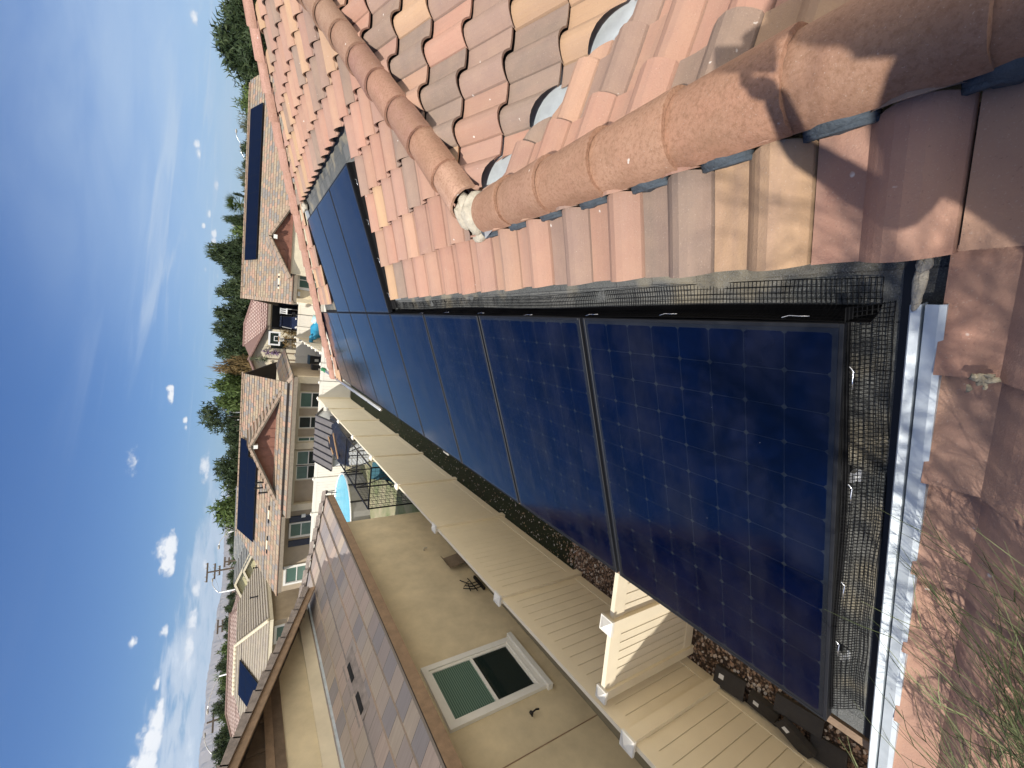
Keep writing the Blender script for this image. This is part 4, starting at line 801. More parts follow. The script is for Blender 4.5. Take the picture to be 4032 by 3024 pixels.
for px,py in ((790,1300),(840,1350),(800,1240)):
    o=ms(P4(px,py)); m=MB(); m.tube([o,o+Vector((0,0,.38))],.05,7); m.tube([o+Vector((0,0,.38)),o+Vector((0,0,.46))],.08,7); m.build('vent_pipe','black_metal',h2)
ORD=['first','second','third','fourth','fifth','sixth','seventh','eighth','ninth']
def array(parentlab,cat_group,corner,U,V,N,nu,nv,pw,ph,labels,skip=(),i0=0,ntot=0,vword=None):
    proto=None; k=0
    for j in range(nv):
        for i in range(nu):
            if (i,j) in skip: continue
            o=corner+U*(i*(pw+.02))+V*(j*(ph+.02))+N*.14
            if proto is None:
                proto=bpy.data.objects.new('solar_panel',None); col.objects.link(proto); B=MB(); B.obox((0,0,0),U*pw,V*ph,N*.005); B.build('glass','far_panel',proto,local=True); B=MB()
                for a,b,c,d in ((-.012,0,0,ph),(pw,pw+.012,0,ph),(0,pw,-.012,0),(0,pw,ph,ph+.012)): B.obox(U*a+V*c-N*.035,U*(b-a),V*(d-c),N*.043)
                B.build('frame','frame_black',proto,local=True); r=proto
            else: r=copy_tree(proto)
            r.location=o; row='' if (nv==1 and vword is None) else (vword or ('eave' if j==0 else 'ridge' if j==nv-1 else 'middle'))+' row, '
            tag(r,labels%(row,ORD[(ntot or nu)-1-(i+i0)]),'solar panel',cat_group); k+=1
V_S=Vector((0,c_,s_)); 
def rowlab(base): return base
array('h2','panels on the red gable house',Vector((-12.62,27.45,-.12+(27.45-24.6)*T_)),X_,V_S,nS,5,2,1.0,1.12,'blue panel by the red-brown gable: %s%s from the gable')
array('h2','panels on the red gable house',Vector((-12.62+5*1.02,27.45+1.07,-.12+(28.52-24.6)*T_)),X_,V_S,nS,1,1,.9,1.12,'narrow blue panel half hidden by the red-brown gable peak%.0s%.0s')

# ------------------------------------------------------------------ house behind on the right, long panel row
h3=thing('house',(7,30,GZ),'tan tiled house nearest the top of the picture, with one long black panel row','house')
o3=Vector((0,26.9,-.28)); zr=-.28+6.5*T_
m=MB(); P=[(2.0,26.9,-.28),(16,26.9,-.28),(16,33.4,zr),(2.15,33.4,zr)]; courses(m,P,.34,.03); deck(m,P); m.build('main_roof','tan_flat_tile',h3)
m=MB(); P=[(2.15,33.4,zr),(16,33.4,zr),(16,39.9,-.28),(2.0,39.9,-.28)]; courses(m,P,.34,.03); deck(m,P); m.build('rear_roof','tan_flat_tile',h3)
m=MB()
for k in range(37): m.obox((2.1+.37*k,33.3,zr+.02),(.40,0,0),(0,.2,0),(0,0,.06))
m.build('ridge_tiles','rake_tan',h3)
m=MB(); m.box(2.4,15.5,27.6,39,GZ,-.38); m.build('wall','stucco',h3)
m=MB(); m.box(2.0,16,26.93,26.99,-.52,-.29); m.build('fascia','taupe_wood',h3)
rake(h3,(2.02,26.88,-.30),(2.17,33.4,zr),(1,0,0),tilemat='rake_tan',drop=.24)
gy=26.45; 
gable(h3,gy+.3,(5.52,.86),3.65,7.2,-.02,'red_siding',8,'red_siding'); m=MB(); m.box(3.6,7.3,gy+.2,gy+.3,-.12,.02); m.build('trim_board','red_siding',h3)
rake(h3,(3.42,gy,-.06),(5.5,gy,1.04),(0,1,0),tilemat='rake_tan',drop=.16); rake(h3,(7.6,gy,-.06),(5.5,gy,1.04),(0,1,0),tilemat='rake_tan',drop=.16)
m=MB()
for fx in (3.42,7.6): courses(m,[(fx,gy,-.06),(5.5,gy,1.04),(5.5,30.4,1.04),(fx,27.6,-.06)],.34,.03)
m.build('gable_roof','tan_flat_tile',h3)
m=MB(); m.box(3.7,7.3,gy+.31,27.6,GZ,-.1); m.build('gable_wall','stucco_cream',h3)
m=MB(); m.box(5.42,5.62,gy-.08,gy+.28,.62,.80); m.build('beam_end','window_white',h3)
window(h3,(3.02,27.6,-1.75),X_,Z_,-Y_,.95,1.1,trim=.1,split='v',top='glass_green',bot='blinds')
m=MB(); m.obox((2.52,27.45,-.75),(.26,0,0),(0,.15,0),(0,0,.14)); m.build('wall_light','white_metal',h3)
array('h3','long panel row on the far tan roof',Vector((4.62,31.25,-.28+(31.25-26.9)*T_)),X_,V_S,nS,7,1,1.03,1.72,'black panel in the long single row: %s%s from its end near the picture top',ntot=9)
array('h3','long panel row on the far tan roof',Vector((4.62+7*1.05,31.25,-.28+(31.25-26.9)*T_)),X_,V_S,nS,2,1,1.03,1.72,'black panel in the long single row: %s%s from its end near the picture top',ntot=9,i0=7)
for z in (h2,h3):
    m=MB(); o=ms(P3(640,385)) if z is h2 else H(*P3(640,385),nS,o3)
    o=H(*P3(640,385),nS,(0,26.9,-.28))
    if z is h3: m.tube([o,o+Vector((0,-.25,.12)),o+Vector((.12,-.3,.12))],.03,5); m.build('vent_pipe','rake_tan',z)
m=MB(); o=H(*P3(1065,330),nS,o3)
for dx in (-.3,.22): m.obox(o+Vector((dx,0,.03)),Vector((.12,0,0)),V_S*.15,nS*.03)
m.build('roof_vent','dark_gap',h3); m=MB(); m.obox(o+Vector((-.42,0,.01)),Vector((.9,0,0)),V_S*.2,nS*.03); m.build('vent_tile','stucco_light',h3)

# ------------------------------------------------------------------ house with the open garage, beyond the far fence
h4=thing('house',(0,44,GZ),'cream house with pink barrel tile hip roof and a dark open garage','house')
m=MB(); P=[(-.2,40,.42),(6.5,40,.42),(6.5,44.2,2.02),(-1.5,44.2,2.02),(-.2,42.2,1.26)]
def roofpoly(parent,pts,mat,name='main_roof',exp=.36,th=.05):
    m=MB(); courses(m,pts,exp,th); deck(m,pts); return m.build(name,mat,parent)
RD=lambda y: .42+(y-40)*T_
roofpoly(h4,[(.05,40,RD(40)),(7,40,RD(40)),(3.6,41.9,RD(41.9)),(.15,44,RD(44)),(-1.8,44,RD(44))],'pink_barrel_tile')
roofpoly(h4,[(.05,40,.42),(-2.6,40,1.5),(-2.6,43,1.5),(-1.8,44,RD(44)),(.05,43.9,.42)],'pink_barrel_tile','gable_roof')
roofpoly(h4,[(-2.6,40,1.5),(-5.4,40,.42),(-5.4,44,.42),(-2.6,44,1.5)],'pink_barrel_tile','gable_roof')
m=MB()
for p,q in (((.10,39.95,.48),(-2.6,39.95,1.56)),((-5.4,39.95,.48),(-2.6,39.95,1.56)),((.15,44,RD(44)+.03),(-1.8,44,RD(44)+.03)),((.15,44,RD(44)+.03),(3.6,41.9,RD(41.9)+.03)),((3.6,41.9,RD(41.9)+.03),(7,40,.46))):
    p,q=Vector(p),Vector(q); d=q-p; L=d.length; d.normalize(); k=0
    while k*.34<L: m.tube([p+d*k*.34,p+d*(k*.34+.36)],[.12,.10],7); k+=1
    m.build('hip_tiles','pink_barrel_tile',h4); m=MB()
m=MB(); m.prism([(-5.2,40.4,GZ),(-.02,40.4,GZ),(-.02,40.4,.36),(-2.6,40.4,1.42),(-5.2,40.4,.40)],(0,.2,0)); m.build('gable_wall','stucco_cream',h4)
m=MB(); m.box(-.02,.02,40.6,45,GZ,.3); m.box(2.30,7,40.6,45,GZ,.3); m.box(.02,2.30,40.6,40.75,.05,.3); m.box(.02,2.3,45,45.1,GZ,.3); m.build('garage_wall','stucco_cream',h4)
m=MB(); m.box(.02,2.3,44.9,44.98,GZ,.05); m.box(.02,.06,40.8,44.9,GZ,.05); m.box(2.26,2.3,40.8,44.9,GZ,.05); m.build('garage_lining','garage_dark',h4)  # near-black sheets over the garage's inner walls
m=MB(); m.box(-.05,7,40.02,40.10,.18,.40); m.build('fascia','taupe_wood',h4)
m=MB(); m.box(2.3,4.4,38.0,38.12,GZ,-.62); m.build('side_wall','concrete',h4)
m=MB(); m.box(-1.62,-1.0,40.36,40.41,-1.1,.05); m.build('arched_opening','glass_dark',h4)
m=MB(); m.box(-3.3,-2.9,40.36,40.41,-.9,-.1); m.build('window','glass_dark',h4)
m=MB(); m.box(-1.7,-.9,40.28,40.4,.05,.18); m.box(-3.4,-2.8,40.28,40.4,-.1,.04); m.build('lintel','stucco_light',h4)
t=thing('utility_vehicle',(.75,38.6,GZ),'dark navy off-road vehicle parked outside the open garage','off-road vehicle')
m=MB(); m.obox((.18,37.6,-2.2),(1.15,0,0),(0,1.9,0),(0,0,.55)); m.prism([(.2,37.5,-1.65),(1.3,37.5,-1.65),(1.2,37.6,-1.25),(.3,37.6,-1.25)],(0,.9,.06)); m.build('body','navy_paint',t)
m=MB(); m.prism([(.26,38.3,-1.25),(1.24,38.3,-1.25),(1.14,38.55,-.62),(.36,38.55,-.62)],(0,.03,0)); m.build('windscreen','far_panel',t)
m=MB()
for x in (.25,1.25): m.bar((x,38.3,-1.3),(x+(.1 if x<1 else -.1),38.6,-.55),.06); m.bar((x,39.4,-1.3),(x+(.1 if x<1 else -.1),39.3,-.55),.06); m.bar((x+(.1 if x<1 else -.1),38.6,-.55),(x+(.1 if x<1 else -.1),39.3,-.55),.06)
m.build('roll_cage','black_metal',t); m=MB(); m.box(.3,1.2,38.5,39.4,-.55,-.48); m.build('canopy','navy_paint',t)
for x in (.12,1.38):
    for y in (37.9,39.2): m=MB(); m.tube([(x-.1,y,-2.6),(x+.1,y,-2.6)],.35,14); m.build('wheel','frame_black',t)
for x in (.4,1.1): m=MB(); m.blob((x,37.48,-1.5),(.09,.04,.06),1,0,8); m.build('headlight','white_metal',t)
m=MB(); m.bar((.3,37.46,-1.72),(1.2,37.46,-1.72),.06); m.build('bumper','white_metal',t)
t=thing('plastic_chair',(1.55,40.0,GZ),'white slatted chair standing at the mouth of the dark garage','chair')
m=MB(); 
for i in range(3): m.box(1.40+.17*i,1.50+.17*i,40.2,40.25,-.95,-.55)
m.box(1.38,1.88,40.2,40.25,-.58,-.50); m.box(1.38,1.88,40.2,40.25,-1.0,-.93); m.build('backrest','white_metal',t); m=MB(); m.box(1.38,1.88,39.8,40.2,-1.04,-1.0); m.build('seat','white_metal',t)
for x in (1.4,1.84):
    for y in (39.82,40.2): m=MB(); m.box(x-.02,x+.02,y-.02,y+.02,GZ,-1.04); m.build('leg','white_metal',t)
t=thing('slatted_crate',(2.9,37.6,GZ),'white slotted panel leaning on the pale wall above the garage in the picture','slotted panel')
m=MB(); 
for i in range(5): m.box(2.42+.16*i,2.52+.16*i,37.6,37.64,-1.6,-.95)
m.box(2.4,3.2,37.6,37.64,-.95,-.86); m.box(2.4,3.2,37.6,37.64,-1.7,-1.6); m.build('slats','white_metal',t); m=MB(); m.box(2.42,2.46,37.66,37.7,GZ,-1.6); m.box(3.1,3.14,37.66,37.7,GZ,-1.6); m.build('feet','white_metal',t)
t=thing('basketball_hoop',(-1.0,38.2,GZ),'free-standing basketball hoop with a white framed backboard','basketball hoop')
bb=HY(1000+380/4.74,1150+865/4.74,38.2)
m=MB(); m.bar((bb.x,38.4,GZ),(bb.x,38.4,bb.z),.09); m.bar((bb.x,38.4,bb.z),(bb.x,38.2,bb.z),.06); m.build('pole','black_metal',t)
m=MB(); w_,h_=.56,.42; o=bb
for a,b,c,d in ((-w_,w_,h_-.13,h_),(-w_,w_,-h_,-h_+.13),(-w_,-w_+.12,-h_+.13,h_-.13),(w_-.12,w_,-h_+.13,h_-.13)): m.box(o.x+a,o.x+b,38.14,38.18,o.z+c,o.z+d)
m.box(o.x-.2,o.x+.2,38.14,38.18,o.z-.02,o.z+.03); m.box(o.x-.2,o.x-.15,38.14,38.18,o.z-.25,o.z-.02); m.box(o.x+.15,o.x+.2,38.14,38.18,o.z-.25,o.z-.02); m.build('backboard_frame','white_metal',t)
m=MB(); m.box(o.x-w_+.12,o.x+w_-.12,38.18,38.2,o.z-h_+.13,o.z+h_-.13); m.build('backboard','glass_dark',t)
m=MB(); m.tube([(o.x+.22*math.cos(a),37.9+.22*math.sin(a),o.z-.3) for a in [math.pi*2*i/14 for i in range(15)]],.02,5); m.build('hoop','plank',t)
m=MB()
for i in range(10): a=2*math.pi*i/10; m.tube([(o.x+.22*math.cos(a),37.9+.22*math.sin(a),o.z-.31),(o.x+.12*math.cos(a+.3),37.9+.12*math.sin(a+.3),o.z-.68)],.008,3)
m.build('net','label_white',t)
# pool toy, bins
t=thing('inflatable_toy',(.2,33,GZ),'bright blue inflatable pool toy with a raised tail lying by the toothed fence','pool toy')
m=MB(); pts=[HZ(*P3(1530,800),-2.3),HZ(*P3(1500,880),-2.25),HZ(*P3(1490,960),-2.2),HZ(*P3(1460,1000),-2.0)]; m.tube(pts,[.16,.42,.36,.10],12); m.build('body','toy_blue',t,smooth=True)
m=MB(); p=pts[-1]; m.blob(p+Vector((-.15,.1,.12)),(.42,.12,.13),2,.1,10); m.blob(p+Vector((.0,-.1,-.05)),(.12,.35,.14),3,.1,10); m.build('tail_fin','toy_blue',t,smooth=True)
m=MB(); m.tube([pts[0]+Vector((.3,.2,.1)),(pts[0]+pts[1])/2+Vector((.1,0,.25))],[.3,.2],10); m.build('nose','toy_pale',t,smooth=True)
def bin_(x,y,lab,mat):
    t=thing('wheelie_bin',(x,y,GZ),lab,'bin','bins beside the red gable house'); m=MB(); P=[(-.27,-.3),(.27,-.3),(.27,.3),(-.27,.3)]
    m.add([(x+a*.85,y+b*.85,GZ+.08) for a,b in P]+[(x+a*1.05,y+b*1.05,GZ+1.0) for a,b in P],[(0,3,2,1),(4,5,6,7),(0,1,5,4),(1,2,6,5),(2,3,7,6),(3,0,4,7)]); m.build('body','bin_black',t)
    m=MB(); m.prism([(x-.31,y-.34,GZ+1.0),(x-.31,y+.34,GZ+1.0),(x-.31,y+.30,GZ+1.1),(x-.31,y-.22,GZ+1.08)],(.62,0,0)); m.build('lid',mat,t)
    for dx in (-.24,.24): m=MB(); m.tube([(x+dx-.03,y+.28,GZ+.12),(x+dx+.03,y+.28,GZ+.12)],.12,10); m.build('wheel','frame_black',t)
    m=MB(); m.box(x-.1,x+.08,y-.32,y-.30,GZ+.45,GZ+.7); m.build('sticker','label_white',t)
bin_(-1.62,31.6,'black wheelie bin with a dark blue lid beside the house wall','bin_blue'); bin_(-2.05,29.6,'all black wheelie bin with a pale sticker, nearer the rear fence','bin_black')
t=thing('floodlight_post',HZ(*P3(1460,745),GZ),'thin black post with a square lamp head by the far fence','lamp post'); q=HY(*P3(1243,712),35.2); m=MB(); m.bar((q.x,35.2,GZ),(q.x,35.2,q.z),.05); m.build('post','black_metal',t); m=MB(); m.box(q.x-.1,q.x+.1,35.1,35.3,q.z,q.z+.2); m.build('lamp_head','black_metal',t)

# ------------------------------------------------------------------ houses off to the left
h5=thing('house',(-24,33,GZ),'beige tiled house with bold dark course lines beyond the mauve roof','house')
oE=Vector((-18.75,0,-.1)); oS=Vector((0,28.3,-.1)); E5=lambda p: H(p[0],p[1],nE,oE); S5=lambda p: H(p[0],p[1],nS,oS)
c0=Vector((-18.75,28.3,-.1)); L5=4.6
roofpoly(h5,[c0,(-18.75,38,-.1),(-18.75-L5,38,-.1+L5*T_),(-18.75-L5,28.3+L5,-.1+L5*T_)],'beige_flat_tile','east_roof',.36,.07)
roofpoly(h5,[c0,(-18.75-L5,28.3+L5,-.1+L5*T_),(-27.3,28.3+L5,-.1+L5*T_),(-31.9,28.3,-.1)],'beige_flat_tile','south_roof',.36,.05); roofpoly(h5,[(-31.9,28.3,-.1),(-27.3,28.3+L5,-.1+L5*T_),(-27.3,38,-.1+L5*T_),(-31.9,38,-.1)],'beige_flat_tile','west_roof',.36,.05)
m=MB(); a=c0+Vector((.05,-.05,.06)); d=Vector((-L5,L5,L5*T_)); L=d.length; d.normalize(); k=0
while k*.34<L: m.tube([a+d*k*.34,a+d*(k*.34+.37)],[.13,.105],7); k+=1
m.build('hip_tiles','stucco_cream',h5,smooth=True); m=MB(); k=0
while k<11: m.tube([(-18.75-L5-k*.36,28.3+L5,-.1+L5*T_+.05),(-18.75-L5-k*.36-.38,28.3+L5,-.1+L5*T_+.05)],[.13,.11],7); k+=1
m.build('ridge_tiles','stucco_cream',h5,smooth=True)
m=MB(); m.box(-31.3,-19.3,28.9,37.5,GZ,-.25); m.build('wall','stucco_brown',h5)
m=MB(); m.box(-18.78,-18.70,28.2,38,-.32,-.12); m.box(-31.9,-18.78,28.26,28.34,-.32,-.12); m.build('fascia','stucco_cream',h5)
window(h5,(-20.9,28.9,-1.75),X_,Z_,-Y_,1.1,1.2,trim=.12,top='glass_green',bot='blinds')
window(h5,(-19.3,32.6,-1.0),Y_,Z_,X_,.9,.6,trim=.1,split='v',top='glass_dark',bot='glass_dark')
array('h5','panels on the beige house',Vector((-26.6,28.75,-.1+.45*T_)),X_,V_S,nS,3,3,.9,1.13,'dark blue panel on the beige roof: %s%s from the cream hip')
for px,py in ((970,640),(800,960),(790,300)):
    o=E5(P5(px*.0+ (745 if py==960 else 770),py)); m=MB(); m.tube([o,o+Vector((0,0,.5))],.05,6); m.tube([o+Vector((0,0,.5)),o+Vector((0,0,.58))],.09,6); m.build('vent_pipe','black_metal',h5)
# grey roofed house with yellow gables
h6=thing('house',(-22,46,GZ),'grey tiled house with two small yellow gables beside a power pole','house')
def gx(px,py,Y): return HY(*P5(px,py),Y)
a1,a2,b1,b2=gx(476,745,46),gx(566,655,44.6),gx(585,985,46),gx(660,840,44.6)
roofpoly(h6,[(-24.5,45,1.0),(-17.0,45,.35),(-17.5,50,2.2),(-25,50,2.35)] if False else [(-27,44.8,.05),(-15.5,44.8,.05),(-17.4,50.2,.05+5.4*T_),(-25.4,50.2,.05+5.4*T_)],'grey_flat_tile')
for ap_,w_,yy_,base in ((a1,3.3,46.0,a1.z-1.25),(a2,2.7,44.4,a2.z-1.05)):
    yy_=44.2 if ap_ is a2 else 44.7
    gable(h6,yy_,(ap_.x,ap_.z-.08),ap_.x-w_,ap_.x+w_*.95,base,'yellow_siding',9,'yellow_siding')
    for sg in (-1,1):
        roofpoly(h6,[(ap_.x+sg*w_*1.08,yy_-.3,base-.12),(ap_.x,yy_-.3,ap_.z),(ap_.x,yy_+3.2,ap_.z),(ap_.x+sg*w_*1.08,yy_+3.2,base-.12)],'grey_flat_tile','gable_roof'); m=MB(); m.bar((ap_.x+sg*w_*1.08,yy_-.32,base-.2),(ap_.x,yy_-.32,ap_.z-.1),.05,.18); m.build('rake_board','stucco_cream',h6)
    m=MB(); m.box(ap_.x-w_,ap_.x+w_*.95,yy_-.06,yy_+.04,base-.18,base); m.build('trim_board','stucco_cream',h6)
m=MB(); m.box(-27,-16,45,54,GZ,.0); m.build('wall','stucco_brown',h6)
# rose roofed houses further left
def hiphouse(lab,x0,x1,y0,y1,ez,mat,wall='stucco_brown',gx=None,rot=0):
    h=thing('house',((x0+x1)/2,(y0+y1)/2,GZ),lab,'house'); d=(y1-y0)/2; rz=ez+d*T_; ym=(y0+y1)/2
    roofpoly(h,[(x0,y0,ez),(x1,y0,ez),(x1-d,ym,rz),(x0+d,ym,rz)],mat,'front_roof'); roofpoly(h,[(x0,y1,ez),(x1,y1,ez),(x1-d,ym,rz),(x0+d,ym,rz)],mat,'rear_roof')
    roofpoly(h,[(x1,y0,ez),(x1,y1,ez),(x1-d,ym,rz)],mat,'side_roof'); roofpoly(h,[(x0,y0,ez),(x0,y1,ez),(x0+d,ym,rz)],mat,'side_roof')
    m=MB(); m.box(x0+.5,x1-.5,y0+.5,y1-.5,GZ,ez-.05); m.build('wall',wall,h); m=MB()
    for p,q in (((x0,y0,ez),(x0+d,ym,rz)),((x1,y0,ez),(x1-d,ym,rz)),((x0+d,ym,rz),(x1-d,ym,rz))):
        p,q=Vector(p)+Vector((0,0,.06)),Vector(q)+Vector((0,0,.06)); e=q-p; L=e.length; e.normalize(); k=0
        while k*.4<L: m.tube([p+e*k*.4,p+e*(k*.4+.42)],[.14,.12],6); k+=1
    m.build('hip_tiles',mat,h); return h
h7=hiphouse('rose tiled house showing behind the beige roof, a few panels on its far end',-52,-27.5,46,58,-.1,'rose_barrel_tile')
array('','panels on the rose house',Vector((-37.2,47.6,-.1+1.6*T_)),X_,V_S,nS,3,2,1.6,1.0,'small panel on the rose roof behind the beige house: %s%s from the lamp')
h8=hiphouse('rose tiled house with stepped panels, lowest roof in the picture among the far ones',-66,-46,42,53,-.1,'rose_barrel_tile')
for j in range(3): array('','stepped panels on the far rose roof',Vector((-57.5+.5*j,43.4,-.1+1.4*T_))+V_S*(2-j)*1.05,X_,V_S,nS,3,1,1.65,1.0,'far panel of the stepped rose-roof array: %s%s counting down the picture',vword=('ridge','middle','eave')[j])
rn=random.Random(12); LAB=['tiny cream house in the distance above the tall power pole in the picture','tiny pale house among the far trees below the power pole in the picture','tiny tan house far away between dark round trees','tiny brown roofed house far off near a curved lamp','tiny white house far off below the hazy hills','tiny low house at the lowest end of the far tree line in the picture']
for i,(az,D) in enumerate(((-29.4,105),(-31,130),(-32.6,115),(-36.0,125),(-38.6,118),(-40.6,120))):
    x,y=D*math.sin(R(az)),D*math.cos(R(az)); h=hiphouse(LAB[i],x-7,x+7,y-4.5,y+4.5,.1+.4*(i%2),'rose_barrel_tile' if i%2 else 'beige_flat_tile','stucco_cream'); h['group']='tiny houses in the distance'
    m=MB(); m.box(x-3,x-1.6,y-4.05,y-3.98,-1.9,-.7); m.build('window','glass_dark',h)

# ------------------------------------------------------------------ trees
def crown(mb,rnd,o,rx,rz,n,per,ls,spiky=0,base=0.25):
    for k in range(n):
        while True:
            p=Vector((rnd.uniform(-1,1),rnd.uniform(-1,1),rnd.uniform(-.8,1)))
            if .3<p.length<1: break
        if spiky: p.x*=1-.5*max(p.z,0); p.y*=1-.5*max(p.z,0)
        c=o+Vector((p.x*rx,p.y*rx,p.z*rz)); r=rx*rnd.uniform(.22,.42); tone=rnd.uniform(-.15,.15)
        for i in range(per):
            d=Vector((rnd.gauss(0,1),rnd.gauss(0,1),rnd.gauss(0,1))).normalized(); q=c+d*r*rnd.uniform(.55,1.08); s_=ls*rnd.uniform(.6,1.4)
            a=Vector((rnd.gauss(0,1),rnd.gauss(0,1),rnd.gauss(0,.7)+.2)).normalized()
            if spiky: a=(a+Vector((0,0,1))*.45+d*.4).normalized()
            b=a.cross(d+Vector((.01,.02,.03))).normalized(); v=min(1,max(0,.5+tone+rnd.uniform(-.3,.3)))
            mb.add([q-b*s_*.4*(.8 if spiky else 1),q+a*s_*.55+b*s_*.1,q+a*s_*1.2,q+a*s_*.4+b*s_*.42*(.8 if spiky else 1)],[(0,1,2,3)],c=(v,v,v))
def make_tree(name,lab,mat,seed,hgt,cw,n=26,per=80,ls=.34,spiky=0,trunk_h=.35,group='trees beyond the houses'):
    t=thing(name,(0,0,0),lab,'tree',group); rnd=random.Random(seed); m=MB(); th_=hgt*trunk_h; m.tube([(0,0,-.1),(.05,.02,th_*.5),(0,.05,th_),(.1,0,hgt*.75)],[hgt*.035,hgt*.028,hgt*.022,.03],7)
    for k in range(6): a=rnd.uniform(0,6.28); z=th_*rnd.uniform(.75,1.3); m.tube([(0,0,z),(cw*.25*math.cos(a),cw*.25*math.sin(a),z+hgt*.12),(cw*.4*math.cos(a),cw*.4*math.sin(a),z+hgt*.3)],[hgt*.014,.05,.02],5)
    m.build('trunk','bark',t,local=True,smooth=True); m=MB(); crown(m,rnd,Vector((0,0,th_+(hgt-th_)*.5)),cw/2,(hgt-th_)*.5,n,per,ls,spiky); m.build('crown',mat,t,local=True); return t
BASE={}
def tree(kind,az,D,el,wdeg,lab,name=None):
    h=1.92+D*math.tan(R(el))-GZ; w_=2*D*math.tan(R(wdeg/2)); 
    if kind not in BASE:
        spec={'pine':('leaf_dark',3,8,6,42,120,.62,1,.22),'green':('leaf_green',5,7,6,44,120,.6,0,.22),'dark':('leaf_dark',7,8,6.5,44,120,.62,0,.2),'grey':('leaf_grey',9,6,6,28,90,.5,1,.2),'gold':('leaf_gold',11,6,5,30,100,.55,1,.22),'open':('leaf_dark',13,9,7,22,130,.5,0,.35),'cypress':('leaf_dark',15,8,1.8,24,90,.45,1,.1)}[kind]
        mat,sd,hh,cw,n,per,ls,sp,th_=spec; o=make_tree({'pine':'pine_tree','cypress':'cypress_tree'}.get(kind,'leafy_tree'),lab,mat,sd,hh,cw,n,per,ls,sp,th_); BASE[kind]=(o,hh,cw); first=True
    else: o=copy_tree(BASE[kind][0]); first=False
    b=BASE[kind]; o.location=(D*math.sin(R(az)),D*math.cos(R(az)),GZ); k=w_/b[2]*1.28; o.scale=(k,k,h/b[1]); o.rotation_euler=(0,0,az*3.7); o['label']=lab; return o
tree('pine',27.2,62,2.7,5.0,'tall dark pine touching the top edge of the picture beyond the tile hip')
tree('pine',29.6,58,2.2,4.0,'dark pine cut off by the top edge of the picture'); tree('dark',25.0,60,1.2,2.6,'low dark tree below the pines that touch the picture top')
tree('green',23.0,60,1.35,2.3,'round green tree where the long panel row roof ends near the picture top')
tree('grey',20.6,75,1.0,2.4,'pale grey shrubby tree over the ridge past the long panel row'); tree('dark',18.4,70,.85,2.2,'dark low tree behind the two curved lamps over the long panel row'); tree('dark',16.9,72,.7,1.6,'small dark tree just below the two curved lamps in the picture'); tree('grey',15.6,75,1.05,1.7,'grey feathery tree above the middle of the long panel row')
tree('cypress',13.6,70,1.45,.5,'slim dark cypress beside the palm'); tree('dark',14.4,80,.7,1.0,'tiny dark bush above the cypress in the picture')
tree('pine',10.9,66,1.85,1.5,'small dark pine below the palm in the picture'); tree('green',9.2,62,1.95,2.0,'bright green tree between the two white lamp posts'); tree('pine',7.2,60,3.15,2.7,'tallest dark pine, at the end of the long panel row near the garage')
tree('dark',5.6,62,2.0,1.9,'dark tree below the tallest pine in the picture'); tree('dark',3.2,60,2.6,2.4,'dark bushy tree over the tan roof end beside the pink garage roof'); tree('dark',.6,62,2.65,2.6,'dark tree behind the pink garage roof, at its end by the long-panel house'); tree('pine',-1.2,58,2.45,2.6,'dark ragged tree straight behind the pink garage roof'); tree('dark',-3.3,60,2.45,2.6,'dark tree behind the pink garage roof, at its end by the golden tree')
tree('gold',-5.3,56,2.1,1.8,'golden brown tree between dark trees'); tree('green',-6.4,57,1.9,2.0,'green tree below the golden one in the picture'); tree('green',-8.4,55,2.85,3.0,'tall light green tree above the red-brown gable house chimney side')
tree('open',-11.2,60,3.65,3.4,'open branched pine standing above the ridge between two lamp posts'); tree('dark',-13.6,64,1.4,2.4,'low dark tree below the open pine in the picture'); tree('dark',-15.3,70,1.1,2.4,'low dark tree behind the small hip roof')
tree('dark',-17.6,58,2.1,3.2,'round dark tree behind the blue panel array, nearer the red-brown gable'); tree('green',-21.6,58,2.25,3.6,'round bright green tree behind the blue panel array, nearer the curved lamp')
for az,D,el,w_,lab in ((-25.3,110,.75,1.6,'dark low bush below the curved lamp in the picture'),(-26.6,120,.5,1.2,'small dark bush behind the grey roof'),(-29.4,115,.62,.9,'dark round tree above the second curved lamp in the picture'),(-30.3,118,.6,.8,'dark round tree below the second curved lamp in the picture'),(-31.4,125,.55,.8,'small round tree among the tiny houses'),(-32.3,95,.6,1.3,'green tree among the tiny houses'),(-33.6,100,.75,1.5,'bushy tree at the second power pole'),(-34.9,90,.6,.9,'dark shrub below the second power pole in the picture'),
   (-36.0,80,1.0,1.4,'round tree above the rose roof, nearest the second power pole'),(-37.3,85,1.1,1.6,'dark tree behind the third curved lamp'),(-38.7,88,1.1,1.5,'dark tree below the third curved lamp in the picture'),(-39.8,90,.9,1.3,'rounded tree over the beige ridge'),(-41.2,92,1.25,1.5,'tall dark tree below the beige ridge in the picture'),(-42.3,90,.8,1.4,'low tree above the third power pole in the picture'),(-43.4,85,.9,1.8,'low dark tree over the stepped panels'),(-44.8,85,1.0,2.0,'dark tree by the lamp at the bottom end of the tree line'),(-46.5,85,1.1,2.2,'last dark tree of the tree line at the bottom edge of the picture')):
    tree('dark' if hash(lab)%1==0 and az>-34 or int(-az*10)%3 else 'green',az,D,el,w_,lab)
